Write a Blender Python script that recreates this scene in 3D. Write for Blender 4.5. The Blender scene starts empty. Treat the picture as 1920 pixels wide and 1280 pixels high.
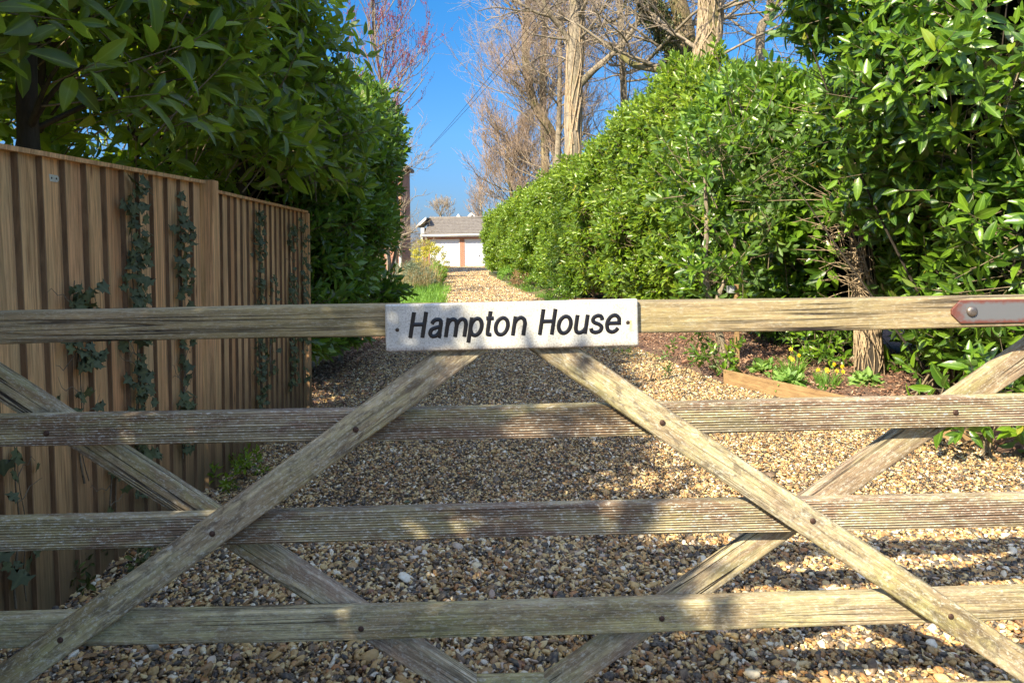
import bpy, bmesh, math, random
import numpy as np
from mathutils import Matrix, Vector

R = math.radians
scn = bpy.context.scene
COL = scn.collection

# ------------------------------------------------------------------ camera
CAM_H = 1.4
FPX = 1280.0
ROLL = R(0.75)
cam_d = bpy.data.cameras.new("camera")
cam = bpy.data.objects.new("camera", cam_d)
COL.objects.link(cam)
cam.location = (0, 0, CAM_H)
cam.rotation_euler = (Matrix.Rotation(R(90), 4, 'X') @ Matrix.Rotation(-ROLL, 4, 'Z')).to_euler()
cam_d.sensor_width = 36
cam_d.lens = 36 * FPX / 1920
cam_d.shift_y = -0.09375
cam_d.clip_start = 0.05
cam_d.clip_end = 600
scn.camera = cam

# ------------------------------------------------------------------ light
sun_vec = Vector((-0.81, -1.03, 1.0)).normalized()      # towards the sun: behind and to the left of the camera
elev = math.asin(sun_vec.z)
world = bpy.data.worlds.new("World")
scn.world = world
world.use_nodes = True
wn = world.node_tree.nodes; wl = world.node_tree.links
bg = wn['Background']
sky = wn.new('ShaderNodeTexSky')
sky.sky_type = 'NISHITA'
sky.sun_disc = False
sky.sun_elevation = elev
sky.sun_rotation = math.atan2(sun_vec.x, sun_vec.y)
sky.air_density = 1.0
sky.dust_density = 0.35
sky.ozone_density = 2.2
# ramp dims the low sky to deep blue; brighter warm upper dome is added fill
tcw = wn.new('ShaderNodeTexCoord'); spw = wn.new('ShaderNodeSeparateXYZ'); wl.new(tcw.outputs['Generated'], spw.inputs[0])
crw = wn.new('ShaderNodeValToRGB'); wl.new(spw.outputs['Z'], crw.inputs[0])
crw.color_ramp.elements[0].position = .02; crw.color_ramp.elements[0].color = (.072, .092, .155, 1)
crw.color_ramp.elements[1].position = .62; crw.color_ramp.elements[1].color = (1.36, 1.05, .84, 1)
e_ = crw.color_ramp.elements.new(.36); e_.color = (.064, .22, .33, 1)
e_ = crw.color_ramp.elements.new(.16); e_.color = (.095, .178, .26, 1)
mxw = wn.new('ShaderNodeMix'); mxw.data_type = 'RGBA'; mxw.blend_type = 'MULTIPLY'; mxw.inputs[0].default_value = 1
wl.new(sky.outputs[0], mxw.inputs[6]); wl.new(crw.outputs[0], mxw.inputs[7])
wl.new(mxw.outputs[2], bg.inputs[0])
bg.inputs[1].default_value = 0.15
sd = bpy.data.lights.new("sun", 'SUN')
sd.energy = 2.7
sd.angle = R(0.5)
sd.color = (1.0, 0.88, 0.65)
so = bpy.data.objects.new("sun", sd)
COL.objects.link(so)
so.rotation_euler = (-sun_vec).to_track_quat('-Z', 'Y').to_euler()
so.location = (-8, -10, 12)
scn.view_settings.view_transform = 'Standard'
scn.view_settings.look = 'None'
scn.view_settings.exposure = 2.12
scn.view_settings.gamma = 1
scn.cycles.max_bounces = 6
scn.cycles.diffuse_bounces = 3
scn.cycles.glossy_bounces = 2
scn.cycles.transmission_bounces = 4
scn.cycles.transparent_max_bounces = 4
scn.cycles.use_denoising = True

# ------------------------------------------------------------------ helpers
def tag(o, label=None, cat=None, group=None, kind=None):
    if label: o['label'] = label
    if cat: o['category'] = cat
    if group: o['group'] = group
    if kind: o['kind'] = kind
    return o

def empty(name, loc, label, cat, group=None):
    o = bpy.data.objects.new(name, None)
    o.empty_display_size = 0.1
    COL.objects.link(o)
    o.location = loc
    tag(o, label, cat, group)
    return o

def mesh_np(name, V, F, mat, parent=None, attrs=None, smooth=False):
    """V (n,3) world coordinates; F list of integer arrays (k,3) or (k,4)."""
    V = np.asarray(V, dtype=np.float32)
    if parent is not None:
        V = V - np.array(parent.location, dtype=np.float32)
    me = bpy.data.meshes.new(name)
    F = [np.asarray(f, dtype=np.int32) for f in F if len(f)]
    loops = np.concatenate([f.ravel() for f in F])
    sizes = np.concatenate([np.full(len(f), f.shape[1], dtype=np.int32) for f in F])
    starts = np.concatenate([[0], np.cumsum(sizes)[:-1]]).astype(np.int32)
    me.vertices.add(len(V)); me.vertices.foreach_set('co', V.ravel())
    me.loops.add(len(loops)); me.loops.foreach_set('vertex_index', loops)
    me.polygons.add(len(sizes)); me.polygons.foreach_set('loop_start', starts)
    me.update(calc_edges=True)
    if smooth:
        me.polygons.foreach_set('use_smooth', np.ones(len(sizes), dtype=bool))
    if attrs:
        for k, a in attrs.items():
            a = np.asarray(a, dtype=np.float32)
            if a.ndim == 1:
                at = me.attributes.new(k, 'FLOAT', 'POINT'); at.data.foreach_set('value', a)
            else:
                at = me.attributes.new(k, 'FLOAT_VECTOR', 'POINT'); at.data.foreach_set('vector', a.ravel())
    me.materials.append(mat)
    o = bpy.data.objects.new(name, me)
    COL.objects.link(o)
    if parent is not None:
        o.parent = parent
    return o

class MB:
    """collects boxes, tubes and discs into one mesh"""
    def __init__(s): s.V = []; s.F = []; s.n = 0
    def add(s, V, faces):
        V = np.asarray(V, dtype=float)
        for f in faces: s.F.append(tuple(int(i) + s.n for i in f))
        s.V.append(V); s.n += len(V)
    def box(s, x0, x1, y0, y1, z0, z1):
        V = [(x0,y0,z0),(x1,y0,z0),(x1,y1,z0),(x0,y1,z0),(x0,y0,z1),(x1,y0,z1),(x1,y1,z1),(x0,y1,z1)]
        s.add(V, [(0,3,2,1),(4,5,6,7),(0,1,5,4),(1,2,6,5),(2,3,7,6),(3,0,4,7)])
    def poly_prism(s, pts, y0, y1):
        """pts (x,z) outline extruded along y"""
        n = len(pts)
        V = [(p[0], y0, p[1]) for p in pts] + [(p[0], y1, p[1]) for p in pts]
        F = [tuple(range(n)), tuple(range(2*n-1, n-1, -1))]
        for i in range(n):
            j = (i+1) % n
            F.append((i, i+n, j+n, j))
        s.add(V, F)
    def tube(s, P, r, sides=6, cap=True):
        V, F = tube_arrays(np.asarray(P, float), np.broadcast_to(np.asarray(r, float), (len(P),)), sides)
        F = [tuple(f) for f in F]
        if cap:
            F.append(tuple(range(sides-1, -1, -1)))
            m = (len(P)-1)*sides
            F.append(tuple(range(m, m+sides)))
        s.add(V, F)
    def dome(s, c, r, h, nrm, seg=12):
        n = Vector(nrm).normalized(); a = n.orthogonal().normalized(); b = n.cross(a)
        V = []; rings = [(1, 0), (0.97, .45), (.75, .8), (.4, .97)]
        for rr, hh in rings:
            for i in range(seg):
                t = 2*math.pi*i/seg
                V.append(Vector(c) + (a*math.cos(t)+b*math.sin(t))*r*rr + n*h*hh)
        V.append(Vector(c)+n*h)
        F = []
        for k in range(3):
            for i in range(seg):
                j = (i+1) % seg
                F.append((k*seg+i, k*seg+j, (k+1)*seg+j, (k+1)*seg+i))
        for i in range(seg):
            F.append((3*seg+i, 3*seg+(i+1) % seg, 4*seg))
        s.add([tuple(v) for v in V], F)
    def build(s, name, mat, parent=None, smooth=False, bevel=0):
        V = np.concatenate(s.V)
        if parent is not None: V = V - np.array(parent.location)
        me = bpy.data.meshes.new(name)
        me.from_pydata(V.tolist(), [], s.F)
        me.update()
        if smooth:
            me.polygons.foreach_set('use_smooth', np.ones(len(me.polygons), dtype=bool))
        me.materials.append(mat)
        o = bpy.data.objects.new(name, me)
        COL.objects.link(o)
        if parent is not None: o.parent = parent
        if bevel:
            m = o.modifiers.new('bevel', 'BEVEL'); m.width = bevel; m.segments = 2; m.limit_method = 'ANGLE'
        return o

def tube_arrays(P, r, sides):
    n = len(P)
    T = np.gradient(P, axis=0)
    T /= np.linalg.norm(T, axis=1)[:, None] + 1e-9
    ref = np.array([0.13, 0.31, 0.94]) if abs(T[0][2]) < .8 else np.array([1.0, 0.1, 0.0])
    A = np.cross(T, ref); A /= np.linalg.norm(A, axis=1)[:, None] + 1e-9
    B = np.cross(T, A)
    th = np.arange(sides)/sides*2*np.pi
    V = P[:, None, :] + (A[:, None, :]*np.cos(th)[None, :, None] + B[:, None, :]*np.sin(th)[None, :, None])*r[:, None, None]
    V = V.reshape(-1, 3)
    i = np.arange(n-1)[:, None]*sides; j = np.arange(sides)[None, :]; k = (j+1) % sides
    F = np.stack([i+j, i+k, i+k+sides, i+j+sides], -1).reshape(-1, 4)
    return V, F

def tubes_mesh(name, branches, mat, parent, sides=5, smooth=True):
    """branches: list of (P, r)"""
    Vs = []; Fs = []; n = 0; rn = []
    for q, (P, r) in enumerate(branches):
        V, F = tube_arrays(P, r, sides if r[0] > 0.02 else 3)
        Vs.append(V); Fs.append(F+n); n += len(V)
        rn.append(np.full(len(V), (q*0.618) % 1))
    return mesh_np(name, np.concatenate(Vs), [np.concatenate(Fs)], mat, parent, {'rnd': np.concatenate(rn)}, smooth)

def wob(P, f, seed=0):
    """smooth pseudo noise in [-1,1], vectorised"""
    P = np.asarray(P, float)
    rs = np.random.RandomState(seed)
    out = 0; tot = 0
    for k in range(6):
        d = rs.normal(size=3); d /= np.linalg.norm(d)
        fr = f*(0.7+rs.rand()*1.6); a = 1/(1+0.25*k)
        out = out + a*np.sin((P@d)*fr + rs.rand()*6.28 + 1.3*np.sin((P@np.roll(d, 1))*fr*.6 + k))
        tot += a
    return out/tot*1.4

# ---- pixel of the 1920 frame -> point in the world on the plane y = off + ... (used only to read real positions)
def ray(px, py):
    a = (px-960)/FPX; b = -(py-460)/FPX
    c, s = math.cos(-ROLL), math.sin(-ROLL)
    return Vector((a*c - b*s, 1.0, a*s + b*c))
GY = 1.79; GK = 0.0235
def gp(px, py, off=0.0):
    d = ray(px, py)
    # plane: y = GY+off + GK*x
    t = (GY+off)/(1.0-GK*d.x)
    return Vector((0, 0, CAM_H)) + d*t
def at(px, py, D):
    return Vector((0, 0, CAM_H)) + ray(px, py)*D
def onground(px, py, z=0.0):
    d = ray(px, py)
    t = (z-CAM_H)/d.z
    return Vector((0, 0, CAM_H)) + d*t

# ------------------------------------------------------------------ node helpers
def new_mat(name):
    m = bpy.data.materials.new(name); m.use_nodes = True
    nt = m.node_tree
    return m, nt, nt.nodes['Principled BSDF'], nt.nodes['Material Output']

class N:
    def __init__(s, nt): s.nt = nt
    def node(s, t, **kw):
        n = s.nt.nodes.new(t)
        for k, v in kw.items():
            if k.startswith('i_'): n.inputs[k[2:].replace('_', ' ')].default_value = v
            else: setattr(n, k, v)
        return n
    def link(s, a, b): s.nt.links.new(a, b)
    def coord(s, kind='Object', scale=(1, 1, 1), rnd=0.0):
        tc = s.node('ShaderNodeTexCoord')
        v = tc.outputs[kind]
        if rnd:
            oi = s.node('ShaderNodeObjectInfo')
            m = s.node('ShaderNodeVectorMath', operation='SCALE'); m.inputs[0].default_value = (13.1, 7.7, 19.3)
            s.link(oi.outputs['Random'], m.inputs['Scale'])
            a = s.node('ShaderNodeVectorMath', operation='ADD')
            s.link(v, a.inputs[0]); s.link(m.outputs[0], a.inputs[1]); v = a.outputs[0]
        if scale != (1, 1, 1):
            v = s.vmul(v, scale)
        return v
    def vmul(s, v, sc):
        m = s.node('ShaderNodeVectorMath', operation='MULTIPLY'); m.inputs[1].default_value = sc
        s.link(v, m.inputs[0]); return m.outputs[0]
    def noise(s, v, scale, detail=4, rough=.6, dist=0.0):
        n = s.node('ShaderNodeTexNoise'); n.inputs['Scale'].default_value = scale
        n.inputs['Detail'].default_value = detail; n.inputs['Roughness'].default_value = rough
        n.inputs['Distortion'].default_value = dist
        if v is not None: s.link(v, n.inputs['Vector'])
        return n.outputs[0]
    def ramp(s, f, stops, interp='LINEAR'):
        n = s.node('ShaderNodeValToRGB'); cr = n.color_ramp; cr.interpolation = interp
        while len(cr.elements) < len(stops): cr.elements.new(0.5)
        for e, (p, c) in zip(cr.elements, stops):
            e.position = p
            e.color = (c, c, c, 1) if isinstance(c, (int, float)) else (*c, 1)
        s.link(f, n.inputs[0]); return n.outputs[0]
    def mix(s, f, a, b, mode='MIX'):
        n = s.node('ShaderNodeMix', data_type='RGBA', blend_type=mode)
        for inp, v in ((n.inputs[0], f), (n.inputs[6], a), (n.inputs[7], b)):
            if isinstance(v, (int, float)): inp.default_value = v
            elif isinstance(v, tuple): inp.default_value = (*v, 1)
            else: s.link(v, inp)
        return n.outputs[2]
    def math(s, op, a, b=0.0, clamp=False):
        n = s.node('ShaderNodeMath', operation=op); n.use_clamp = clamp
        for inp, v in ((n.inputs[0], a), (n.inputs[1], b)):
            if isinstance(v, (int, float)): inp.default_value = v
            else: s.link(v, inp)
        return n.outputs[0]
    def bump(s, h, strength, dist, bsdf, prev=None):
        n = s.node('ShaderNodeBump'); n.inputs['Strength'].default_value = strength
        n.inputs['Distance'].default_value = dist
        s.link(h, n.inputs['Height'])
        if prev is not None: s.link(prev, n.inputs['Normal'])
        s.link(n.outputs[0], bsdf.inputs['Normal']); return n.outputs[0]
    def attr(s, name):
        n = s.node('ShaderNodeAttribute', attribute_name=name); return n

def plain(name, col, rough=.6, metal=0.0, nscale=0, namt=.3, bump=0, rnd=0):
    m, nt, b, out = new_mat(name); n = N(nt)
    b.inputs['Roughness'].default_value = rough; b.inputs['Metallic'].default_value = metal
    if nscale:
        f = n.noise(n.coord('Object', rnd=rnd), nscale, 5, .65)
        c = n.mix(n.ramp(f, [(.3, 0), (.7, 1)]), tuple(x*(1-namt) for x in col), tuple(min(1, x*(1+namt)) for x in col))
        n.link(c, b.inputs['Base Color'])
        if bump: n.bump(f, .6, bump, b)
    else:
        b.inputs['Base Color'].default_value = (*col, 1)
    return m

def gate_wood(name, groove=0.0, red=0.4, olive=0.5, crack=0.5, pale=0.4, tone=(0.33, 0.27, 0.18), blotch=.3):
    """weathered softwood; the grain runs along the object's own X axis"""
    m, nt, b, out = new_mat(name); n = N(nt)
    co = n.coord('Object', rnd=1)
    gr = n.noise(n.vmul(co, (2.2, 60, 60)), 1.6, 6, .65, .3)
    fine = n.noise(n.vmul(co, (9, 150, 150)), 2.5, 4, .7)
    big = n.noise(n.vmul(co, (1, 3, 3)), 1.7, 3, .6)
    big2 = n.noise(n.vmul(co, (1.2, 5, 5)), 2.6, 4, .7, .4)
    grey = (tone[0]*.85, tone[1]*.93, tone[2]*1.05)
    c = n.mix(n.ramp(gr, [(.3, 0), (.7, 1)]), tuple(x*.55 for x in grey), tuple(x*1.3 for x in tone))
    ol = n.mix(n.ramp(gr, [(.3, 0), (.7, 1)]), (.17, .15, .05), (.46, .41, .15))
    c = n.mix(n.math('MULTIPLY', n.ramp(big, [(.40, 0), (.62, 1)]), olive), c, ol)
    rd = n.mix(n.ramp(fine, [(.3, 0), (.7, 1)]), (.09, .036, .032), (.24, .11, .09))
    c = n.mix(n.math('MULTIPLY', n.ramp(big2, [(.46, 0), (.56, 1)]), red), c, rd)
    # pale lichen flecks
    lv = n.noise(n.vmul(co, (26, 60, 60)), 2.6, 5, .8)
    lm = n.math('MULTIPLY', n.ramp(lv, [(.53, 0), (.60, 1)]), pale)
    c = n.mix(lm, c, (.70, .68, .58))
    if blotch:
        bl = n.noise(n.vmul(co, (7, 17, 17)), 2.2, 6, .75, .6)
        c = n.mix(n.math('MULTIPLY', n.ramp(bl, [(.50, 0), (.60, 1)]), blotch), c, (.075, .055, .045))
        b2 = n.noise(n.vmul(co, (13, 22, 22)), 2.9, 5, .75, .4)
        c = n.mix(n.math('MULTIPLY', n.ramp(b2, [(.58, 0), (.64, 1)]), blotch), c, (.60, .58, .48))
    # splits along the grain
    ck = n.noise(n.vmul(co, (.55, 22, 22)), 1.5, 2, .5, .25)
    ckm = n.ramp(ck, [(.470, 0), (.490, 1), (.510, 1), (.530, 0)])
    brk = n.ramp(n.noise(n.vmul(co, (1.6, 4, 4)), 1.3, 2), [(.42, 0), (.58, 1)])
    ckf = n.math('MULTIPLY', n.math('MULTIPLY', ckm, brk), crack)
    c = n.mix(ckf, c, (.03, .024, .02))
    c = n.mix(n.ramp(fine, [(.34, .45), (.48, 0)]), c, (.11, .085, .06))
    c = n.mix(n.math('MULTIPLY', n.ramp(n.noise(n.vmul(co, (5, 60, 60)), 2.4, 5, .7), [(.56, 0), (.66, 1)]), .35), c, (.60, .53, .38))
    h = n.math('ADD', n.math('MULTIPLY', gr, .6), n.math('MULTIPLY', fine, .35))
    if groove:
        w = n.node('ShaderNodeTexWave', wave_type='BANDS', bands_direction='Z', wave_profile='SIN')
        w.inputs['Scale'].default_value = 46; w.inputs['Distortion'].default_value = 3.2
        w.inputs['Detail'].default_value = 3; w.inputs['Detail Scale'].default_value = .35
        n.link(n.vmul(co, (.06, 1, 1)), w.inputs['Vector'])
        gv = w.outputs['Fac']
        br = n.noise(n.vmul(co, (7, 60, 60)), 2, 3, .6)
        gl = n.math('MULTIPLY', n.ramp(gv, [(.0, 1), (.38, 0)]), n.ramp(br, [(.3, .35), (.6, 1)]))
        c = n.mix(n.math('MULTIPLY', gl, groove*.6), c, (.05, .036, .03))
        h = n.math('ADD', h, n.math('MULTIPLY', gv, groove*.8))
    h = n.math('SUBTRACT', h, n.math('MULTIPLY', ckf, 1.4))
    n.link(c, b.inputs['Base Color'])
    b.inputs['Roughness'].default_value = .82
    b.inputs['Specular IOR Level'].default_value = .25
    n.bump(h, .85, .004, b)
    return m

def leaf_mat(name, dark, mid, light, trans=.3, rough=.34, yellow=.0, tcol=None, var=1.0):
    m, nt, b, out = new_mat(name); n = N(nt)
    a = n.attr('lf'); sh = n.attr('sh')
    sep = n.node('ShaderNodeSeparateXYZ'); n.link(a.outputs['Vector'], sep.inputs[0])
    rnd = sep.outputs['Z']
    c = n.ramp(rnd, [(0, dark), (.5, mid), (.97, light), (1.0, (.30, .24, .03) if yellow else light)])
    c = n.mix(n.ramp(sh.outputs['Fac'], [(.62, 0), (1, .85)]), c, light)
    rib = n.math('SUBTRACT', 1.0, n.math('MULTIPLY', n.math('ABSOLUTE', sep.outputs['X']), 7.0), clamp=True)
    c = n.mix(n.math('MULTIPLY', rib, .55), c, tuple(min(1, x*1.5+.05) for x in light))
    geo = n.node('ShaderNodeNewGeometry')
    c = n.mix(n.math('MULTIPLY', geo.outputs['Backfacing'], .6), c, tuple(x*.9+.035 for x in mid))
    n.link(c, b.inputs['Base Color'])
    n.link(n.math('ADD', n.math('MULTIPLY', geo.outputs['Backfacing'], .25), rough), b.inputs['Roughness'])
    b.inputs['Specular IOR Level'].default_value = .55
    vn = n.math('SINE', n.math('ADD', n.math('MULTIPLY', sep.outputs['Y'], 42), n.math('MULTIPLY', n.math('ABSOLUTE', sep.outputs['X']), -6)))
    n.bump(vn, .18, .0004, b)
    tr = n.node('ShaderNodeBsdfTranslucent')
    tc = tcol or (min(1, light[0]*2.4), min(1, light[1]*2.2), light[2]*.9)
    n.link(n.mix(.5, c, tc), tr.inputs['Color'])
    mx = n.node('ShaderNodeMixShader'); mx.inputs[0].default_value = trans
    n.link(b.outputs[0], mx.inputs[1]); n.link(tr.outputs[0], mx.inputs[2])
    n.link(mx.outputs[0], out.inputs[0])
    return m

def bark_mat(name, a, b_, sc=(6, 6, 1.4), scale=4, bump=.02, moss=0.0):
    m, nt, b, out = new_mat(name); n = N(nt)
    co = n.coord('Object')
    f = n.noise(n.vmul(co, sc), scale, 6, .7, .4)
    c = n.mix(n.ramp(f, [(.32, 0), (.66, 1)]), a, b_)
    if moss:
        c = n.mix(n.math('MULTIPLY', n.ramp(n.noise(co, 1.3, 4), [(.45, 0), (.6, 1)]), moss), c, (.13, .13, .035))
    n.link(c, b.inputs['Base Color']); b.inputs['Roughness'].default_value = .9
    n.bump(f, .8, bump, b)
    return m

M = {}
M['top_wood'] = gate_wood('weathered top rail wood', groove=0.0, red=.12, olive=.35, crack=1.0, pale=.18, tone=(.35, .265, .145), blotch=.2)
M['rail_wood'] = gate_wood('weathered ribbed rail wood', groove=1.0, red=.6, olive=.6, crack=.35, pale=.75, tone=(.50, .40, .25), blotch=.2)
M['low_wood'] = gate_wood('weathered green rail wood', groove=0.15, red=.35, olive=.7, crack=.6, pale=.35, tone=(.49, .41, .23), blotch=.4)
M['brace_wood'] = gate_wood('weathered olive brace wood', groove=0.0, red=.35, olive=.8, crack=.3, pale=.45, tone=(.50, .41, .25), blotch=.6)
M['rear_wood'] = gate_wood('weathered rear brace wood', groove=0.0, red=.45, olive=.8, crack=1.0, pale=.4, tone=(.47, .37, .24), blotch=.35)

def fence_mat():
    m, nt, b, out = new_mat('treated fence board'); n = N(nt)
    co = n.coord('Object', rnd=1)
    oi = n.node('ShaderNodeObjectInfo')
    gr = n.noise(n.vmul(co, (26, 26, .9)), 1.3, 6, .68, 1.2)
    fine = n.noise(n.vmul(co, (70, 70, 3)), 2.0, 4, .7)
    base = n.ramp(oi.outputs['Random'], [(0, (.62, .30, .13)), (.35, (.80, .48, .24)), (.7, (.68, .41, .19)), (1, (.84, .46, .21))])
    c = n.mix(n.ramp(gr, [(.36, 0), (.58, 1)]), n.mix(.72, base, (.17, .085, .035)), base)
    c = n.mix(n.math('MULTIPLY', n.ramp(fine, [(.5, 0), (.68, 1)]), .5), c, (.17, .10, .055))
    grey = n.noise(n.vmul(co, (4, 4, 1.0)), 2.2, 4, .7)
    c = n.mix(n.math('MULTIPLY', n.ramp(grey, [(.45, 0), (.7, 1)]), .35), c, (.34, .30, .15))
    # knots
    v = n.node('ShaderNodeTexVoronoi'); v.inputs['Scale'].default_value = 1.0
    n.link(n.vmul(co, (5.5, 5.5, 2.1)), v.inputs['Vector'])
    kn = n.ramp(v.outputs['Distance'], [(.05, 1), (.11, 0)])
    c = n.mix(n.math('MULTIPLY', kn, .75), c, (.10, .04, .02))
    # darker towards the foot of the board
    tc = n.node('ShaderNodeTexCoord'); sp = n.node('ShaderNodeSeparateXYZ'); n.link(tc.outputs['Object'], sp.inputs[0])
    ft = n.math('ADD', sp.outputs['Z'], n.math('MULTIPLY', grey, .25))
    c = n.mix(n.ramp(ft, [(.25, .85), (.85, 0)]), c, (.085, .065, .035))
    n.link(c, b.inputs['Base Color']); b.inputs['Roughness'].default_value = .8
    b.inputs['Specular IOR Level'].default_value = .2
    n.bump(n.math('ADD', gr, n.math('MULTIPLY', fine, .5)), .6, .003, b)
    return m
M['fence'] = fence_mat()
M['fence_edge'] = bark_mat('dark board edge', (.11, .06, .028), (.26, .155, .075), (12, 12, 1.5), 3, .002)  # darker brown for the board edges that face the gate

M['laurel'] = leaf_mat('laurel leaf', (.020, .055, .008), (.066, .150, .014), (.16, .28, .018), trans=.28, rough=.30, yellow=1)
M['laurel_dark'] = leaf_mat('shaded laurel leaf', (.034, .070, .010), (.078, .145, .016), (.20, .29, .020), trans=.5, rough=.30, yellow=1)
M['laurel_young'] = leaf_mat('young laurel leaf', (.050, .110, .010), (.105, .205, .014), (.23, .33, .022), trans=.3, rough=.36, yellow=1)
M['ivy'] = leaf_mat('ivy leaf', (.022, .034, .006), (.045, .062, .010), (.09, .11, .018), trans=.12, rough=.45)
M['grass'] = leaf_mat('grass blade', (.06, .15, .015), (.11, .25, .02), (.2, .36, .04), trans=.35, rough=.5)
M['drygrass'] = leaf_mat('dry grass', (.20, .14, .06), (.30, .22, .11), (.36, .30, .14), trans=.25, rough=.7)
M['greygreen'] = leaf_mat('grey green leaf', (.06, .09, .06), (.10, .14, .09), (.17, .22, .13), trans=.2, rough=.6)
M['golden'] = leaf_mat('golden leaf', (.12, .17, .02), (.34, .32, .03), (.55, .48, .06), trans=.3, rough=.45)
M['primrose'] = leaf_mat('primrose leaf', (.08, .18, .03), (.14, .28, .05), (.26, .40, .10), trans=.3, rough=.5)
M['deadleaf'] = leaf_mat('dead leaf', (.12, .06, .03), (.20, .11, .05), (.32, .20, .09), trans=.2, rough=.7)
M['bud'] = leaf_mat('purple bud', (.14, .02, .05), (.24, .04, .09), (.38, .09, .14), trans=.3, rough=.5)
M['flower_cream'] = plain('laurel blossom', (.50, .50, .24), .7)
M['flower_yellow'] = plain('daffodil petal', (.62, .46, .02), .5)
M['flower_orange'] = plain('daffodil cup', (.85, .38, .01), .5)
M['stem_green'] = plain('green stem', (.13, .17, .05), .6)
M['twig_brown'] = bark_mat('laurel twig', (.10, .075, .045), (.24, .19, .12), (10, 10, 10), 3, .004)
M['bark_pale'] = bark_mat('pale bark', (.11, .085, .06), (.42, .35, .26), (9, 9, 1.3), 2.6, .05, moss=.25)
M['bark_mossy'] = bark_mat('mossy bark', (.09, .06, .035), (.36, .28, .16), (8, 8, 1.7), 2.2, .05, moss=.8)
M['bark_dark'] = bark_mat('shaded bark', (.022, .018, .013), (.065, .05, .035), (8, 8, 1.5), 2.2, .02)
M['branch'] = bark_mat('bare branch', (.15, .12, .085), (.32, .265, .19), (4, 4, 4), 3, .01)
M['twig_red'] = plain('reddish twig', (.31, .225, .165), .8, nscale=.5, namt=.35)
M['twig_tan'] = plain('tan twig', (.28, .225, .165), .8, nscale=.6, namt=.3)
M['ivy_stem'] = plain('dry ivy stem', (.36, .27, .17), .85, nscale=20, namt=.4)
M['inner'] = bark_mat('hedge shade core', (.006, .009, .004), (.022, .025, .010), (9, 9, 9), 2, .05)  # near black: the shade inside the foliage put into the colour
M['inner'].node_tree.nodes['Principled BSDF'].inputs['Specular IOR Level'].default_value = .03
M['bolt'] = plain('rusty bolt', (.075, .042, .03), .65, .5, nscale=300, namt=.4)
M['steel_bolt'] = plain('dull steel bolt', (.22, .19, .17), .5, .8, nscale=200, namt=.3)
M['black_paint'] = plain('black engraved paint', (.008, .008, .012), .32)
M['screw'] = plain('dark screw', (.06, .045, .035), .5, .6)
M['plate_metal'] = plain('galvanised plate', (.55, .53, .47), .5, .3, nscale=120, namt=.25)
M['box_plastic'] = plain('grey plastic', (.32, .34, .36), .5)
M['edging'] = bark_mat('edging board wood', (.17, .10, .045), (.40, .26, .12), (3, 3, 18), 2.0, .004)
M['white_paint'] = plain('white paint', (.80, .80, .78), .5, nscale=3, namt=.05)
M['door_paint'] = plain('white garage door paint', (.70, .74, .80), .45, nscale=1.2, namt=.03)
M['dark_hole'] = plain('dark opening', (.01, .01, .01), .9)
M['wire'] = plain('black cable', (.02, .02, .025), .6)
M['grey_wall'] = plain('grey painted wall', (.45, .47, .48), .7)

def sign_mat():
    m, nt, b, out = new_mat('weathered white sign'); n = N(nt)
    co = n.coord('Object')
    f1 = n.noise(co, 220, 5, .75); f2 = n.noise(co, 14, 5, .6); f3 = n.noise(co, 70, 4, .7)
    c = n.mix(n.ramp(f2, [(.3, 0), (.7, 1)]), (.44, .44, .41), (.68, .67, .62))
    c = n.mix(n.math('MULTIPLY', n.ramp(f1, [(.49, 0), (.60, 1)]), .6), c, (.20, .18, .145))
    c = n.mix(n.math('MULTIPLY', n.ramp(f3, [(.52, 0), (.66, 1)]), .45), c, (.42, .38, .26))
    sp = n.node('ShaderNodeSeparateXYZ'); n.link(co, sp.inputs[0])
    # dirt that has settled along the lower edge and the chamfer
    z = n.math('ADD', sp.outputs['Z'], n.math('MULTIPLY', f3, .018))
    lo = n.ramp(n.math('ADD', n.math('MULTIPLY', z, 8), .5), [(.07, .95), (.2, 0)])
    c = n.mix(n.math('MULTIPLY', lo, n.ramp(f1, [(.35, .3), (.55, 1)])), c, (.16, .10, .065))
    # rust run below the right screw
    rx = n.math('SUBTRACT', 1.0, n.math('MULTIPLY', n.math('ABSOLUTE', n.math('SUBTRACT', sp.outputs['X'], .3085)), 170), clamp=True)
    rz = n.ramp(n.math('MULTIPLY', n.math('SUBTRACT', .008, sp.outputs['Z']), 25), [(0, 0), (.06, .95), (.55, .6), (.9, 0)])
    c = n.mix(n.math('MULTIPLY', rx, rz), c, (.50, .33, .10))
    n.link(c, b.inputs['Base Color']); b.inputs['Roughness'].default_value = .6
    n.bump(f1, .3, .001, b)
    return m
M['sign'] = sign_mat()

def strap_mat():
    m, nt, b, out = new_mat('galvanised strap with red primer'); n = N(nt)
    co = n.coord('Object')
    sp = n.node('ShaderNodeSeparateXYZ'); n.link(co, sp.inputs[0])
    f = n.noise(co, 45, 5, .7)
    ez = n.math('MULTIPLY', n.math('ABSOLUTE', sp.outputs['Z']), 1/.029)
    ex = n.math('SUBTRACT', 1.0, n.math('MULTIPLY', n.math('ADD', sp.outputs['X'], .20), 12), clamp=True)
    e = n.math('MAXIMUM', ez, n.math('ADD', ex, .1))
    e = n.math('ADD', e, n.math('MULTIPLY', n.math('SUBTRACT', f, .5), .8))
    c = n.mix(n.ramp(e, [(.66, 0), (.95, 1)]), (.15, .155, .165), (.17, .06, .045))
    n.link(c, b.inputs['Base Color']); b.inputs['Roughness'].default_value = .55; b.inputs['Metallic'].default_value = .25
    n.bump(f, .3, .001, b)
    return m
M['strap'] = strap_mat()

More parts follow.
